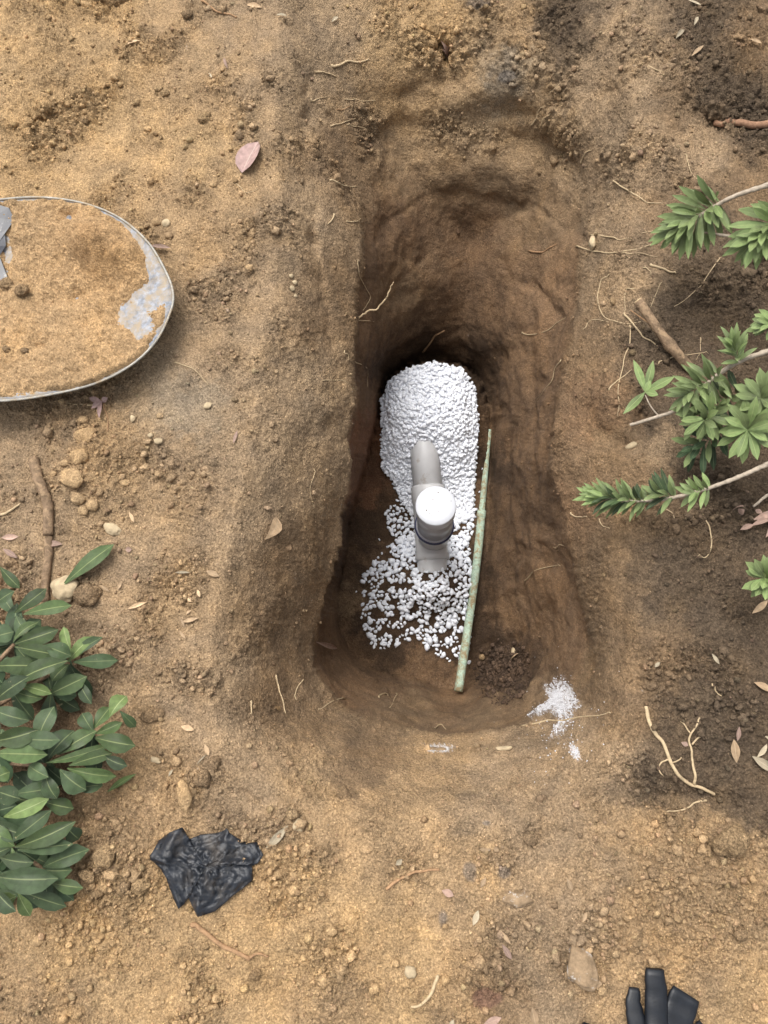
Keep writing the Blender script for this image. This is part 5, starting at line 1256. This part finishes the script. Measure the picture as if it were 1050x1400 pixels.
# dead twig with dry pink leaves at the right edge
dt = empty('dead_twig', S(1050, 690), 'dead twig with dry pink leaves at the right edge below the lowest branch', 'twig')
V_, F_ = tube(spline([S(1110, 680, .03), S(1060, 692, .03), S(1030, 702, .025)], 10), np.linspace(.0045, .0022, 10), 8)
mk('stem', V_, F_, M['bark_pale'], dt)
for x0, y0, x1, y1, w in [(1004, 705, 996, 690, 8), (1012, 711, 1015, 685, 10), (1030, 704, 1018, 684, 10), (1025, 710, 1055, 706, 9), (1014, 719, 1026, 704, 8), (1028, 722, 1036, 713, 8), (1044, 732, 1052, 715, 9)]:
    leaf(dt, S(x0, y0, .015), S(x1, y1, .03), px2m(w, x0, y0), 'leaf_dry_pink', (random.uniform(-.3, .3), random.uniform(-.3, .3), 1), kind='lance', arch=.08, fold=.3)

# ------------------------------------------------------------------ loose crumbs of soil and powder grains
def grains(name, pts, size, colr, mat, sub=0, variants=8, flat=.8):
    Vs = []; Fs = []
    for k in range(variants):
        V_, F_ = ico(sub)
        V_ = V_ * (1 + .30 * perlin(V_, 1.6, 3.3 * k + 1)[:, None] + .22 * np.random.default_rng(k).normal(size=(len(V_), 1)))
        Vs.append(V_); Fs.append(F_)
    kk = rng.integers(0, variants, len(pts)); RR = rand_rot(len(pts))
    sc3 = size[:, None] * rng.uniform(.65, 1.15, (len(pts), 3))
    oV = []; oF = []; oC = []; off = 0
    for k in range(variants):
        m_ = kk == k; n = int(m_.sum())
        if not n: continue
        W = np.einsum('nij,nvj->nvi', RR[m_], Vs[k][None] * sc3[m_][:, None, :])
        W[..., 2] *= flat
        W = W + pts[m_][:, None, :]
        nv = len(Vs[k])
        oV.append(W.reshape(-1, 3)); oC.append(np.repeat(np.concatenate([colr[m_], np.full((n, 1), .35)], 1), nv, 0))
        oF.append((Fs[k][None] + (np.arange(n) * nv)[:, None, None]).reshape(-1, 3) + off); off += n * nv
    return mk(name, np.concatenate(oV), np.concatenate(oF), M[mat], col=np.concatenate(oC))
def sample_ground(n, dens):
    w = (dens * (np.gradient(GX)[None, :] * np.gradient(GY)[:, None])).ravel(); w = w / w.sum()
    return rng.choice(len(w), n, p=w)
vis = ((PX > -60) & (PX < 1110) & (PY > -60) & (PY < 1460)).astype(float)
dens = vis * (.10 + rough_m ** 1.5) * (1 - FLO) * np.where(WALL > .2, .12, 1.0) * (1 - .9 * PWD)
NC = 38000
ii_ = sample_ground(NC, dens)
sz = np.clip(.0011 * (1 + rng.pareto(2.6, NC)), .0011, .0075)
Pf = P.reshape(-1, 3); Nf = NRM.reshape(-1, 3); Cf = KC.reshape(-1, 3)
pts = Pf[ii_] + Nf[ii_] * (sz * .35)[:, None] + rng.normal(size=(NC, 3)) * .0008
colr = Cf[ii_] * rng.uniform(.75, 1.3, (NC, 1)) * (1 + .02 * rng.normal(size=(NC, 3)))
o = grains('soil_crumbs', pts, sz, np.clip(colr, .01, .8), 'soil')
tag(o, 'loose crumbs and grains of soil strewn over the ground', 'soil crumbs', None, 'stuff')
dens = vis * smooth(.35, .9, rough_m + .25 * fbm(P, 14.0, 3, 44.0)) * (1 - FLO) * (1 - WALL) * (1 - PWD)
NB = 1900
ii_ = sample_ground(NB, dens); sz = np.clip(.0030 * (1 + rng.pareto(2.4, NB)), .003, .0115)
o = grains('soil_lumps', Pf[ii_] + Nf[ii_] * (sz * .15)[:, None], sz, np.clip(Cf[ii_] * rng.uniform(.85, 1.25, (NB, 1)), .01, .8), 'soil', 1, 10, .85)
tag(o, 'small soil lumps clustered in the loose spoil around the pit', 'soil lumps', None, 'stuff')
# wet dark crumbs heaped at the foot of the wall right of the copper pipe
dens = np.exp(-((PX - 688) / 26) ** 2 - ((PY - 920) / 30) ** 2); dens[dens < .08] = 0
ii_ = sample_ground(1500, dens); sz = np.clip(.0016 * (1 + rng.pareto(2.2, 1500)), .0016, .008)
pts = Pf[ii_] + Nf[ii_] * (sz * .5 + .004 * dens.ravel()[ii_] * rng.random(1500))[:, None]
o = grains('wet_crumb_pile', pts, sz, np.array([.085, .056, .038]) * rng.uniform(.6, 1.5, (1500, 1)), 'soil')
tag(o, 'pile of wet dark crumbs on the pit floor right of the copper pipe', 'soil crumbs', None, 'stuff')
dens = np.clip(PWD * np.clip(pw, 0, 1), 0, 1) + .006 * np.exp(-((PX - 765) / 40) ** 2 - ((PY - 990) / 55) ** 2)
ii_ = sample_ground(2200, dens); sz = rng.uniform(.0005, .0018, 2200)
o = grains('white_powder', Pf[ii_] + Nf[ii_] * (sz * .3)[:, None], sz, np.ones((2200, 3)) * .8, 'powder')
tag(o, 'white powder spilled on the near right lip of the pit', 'powder', None, 'stuff')
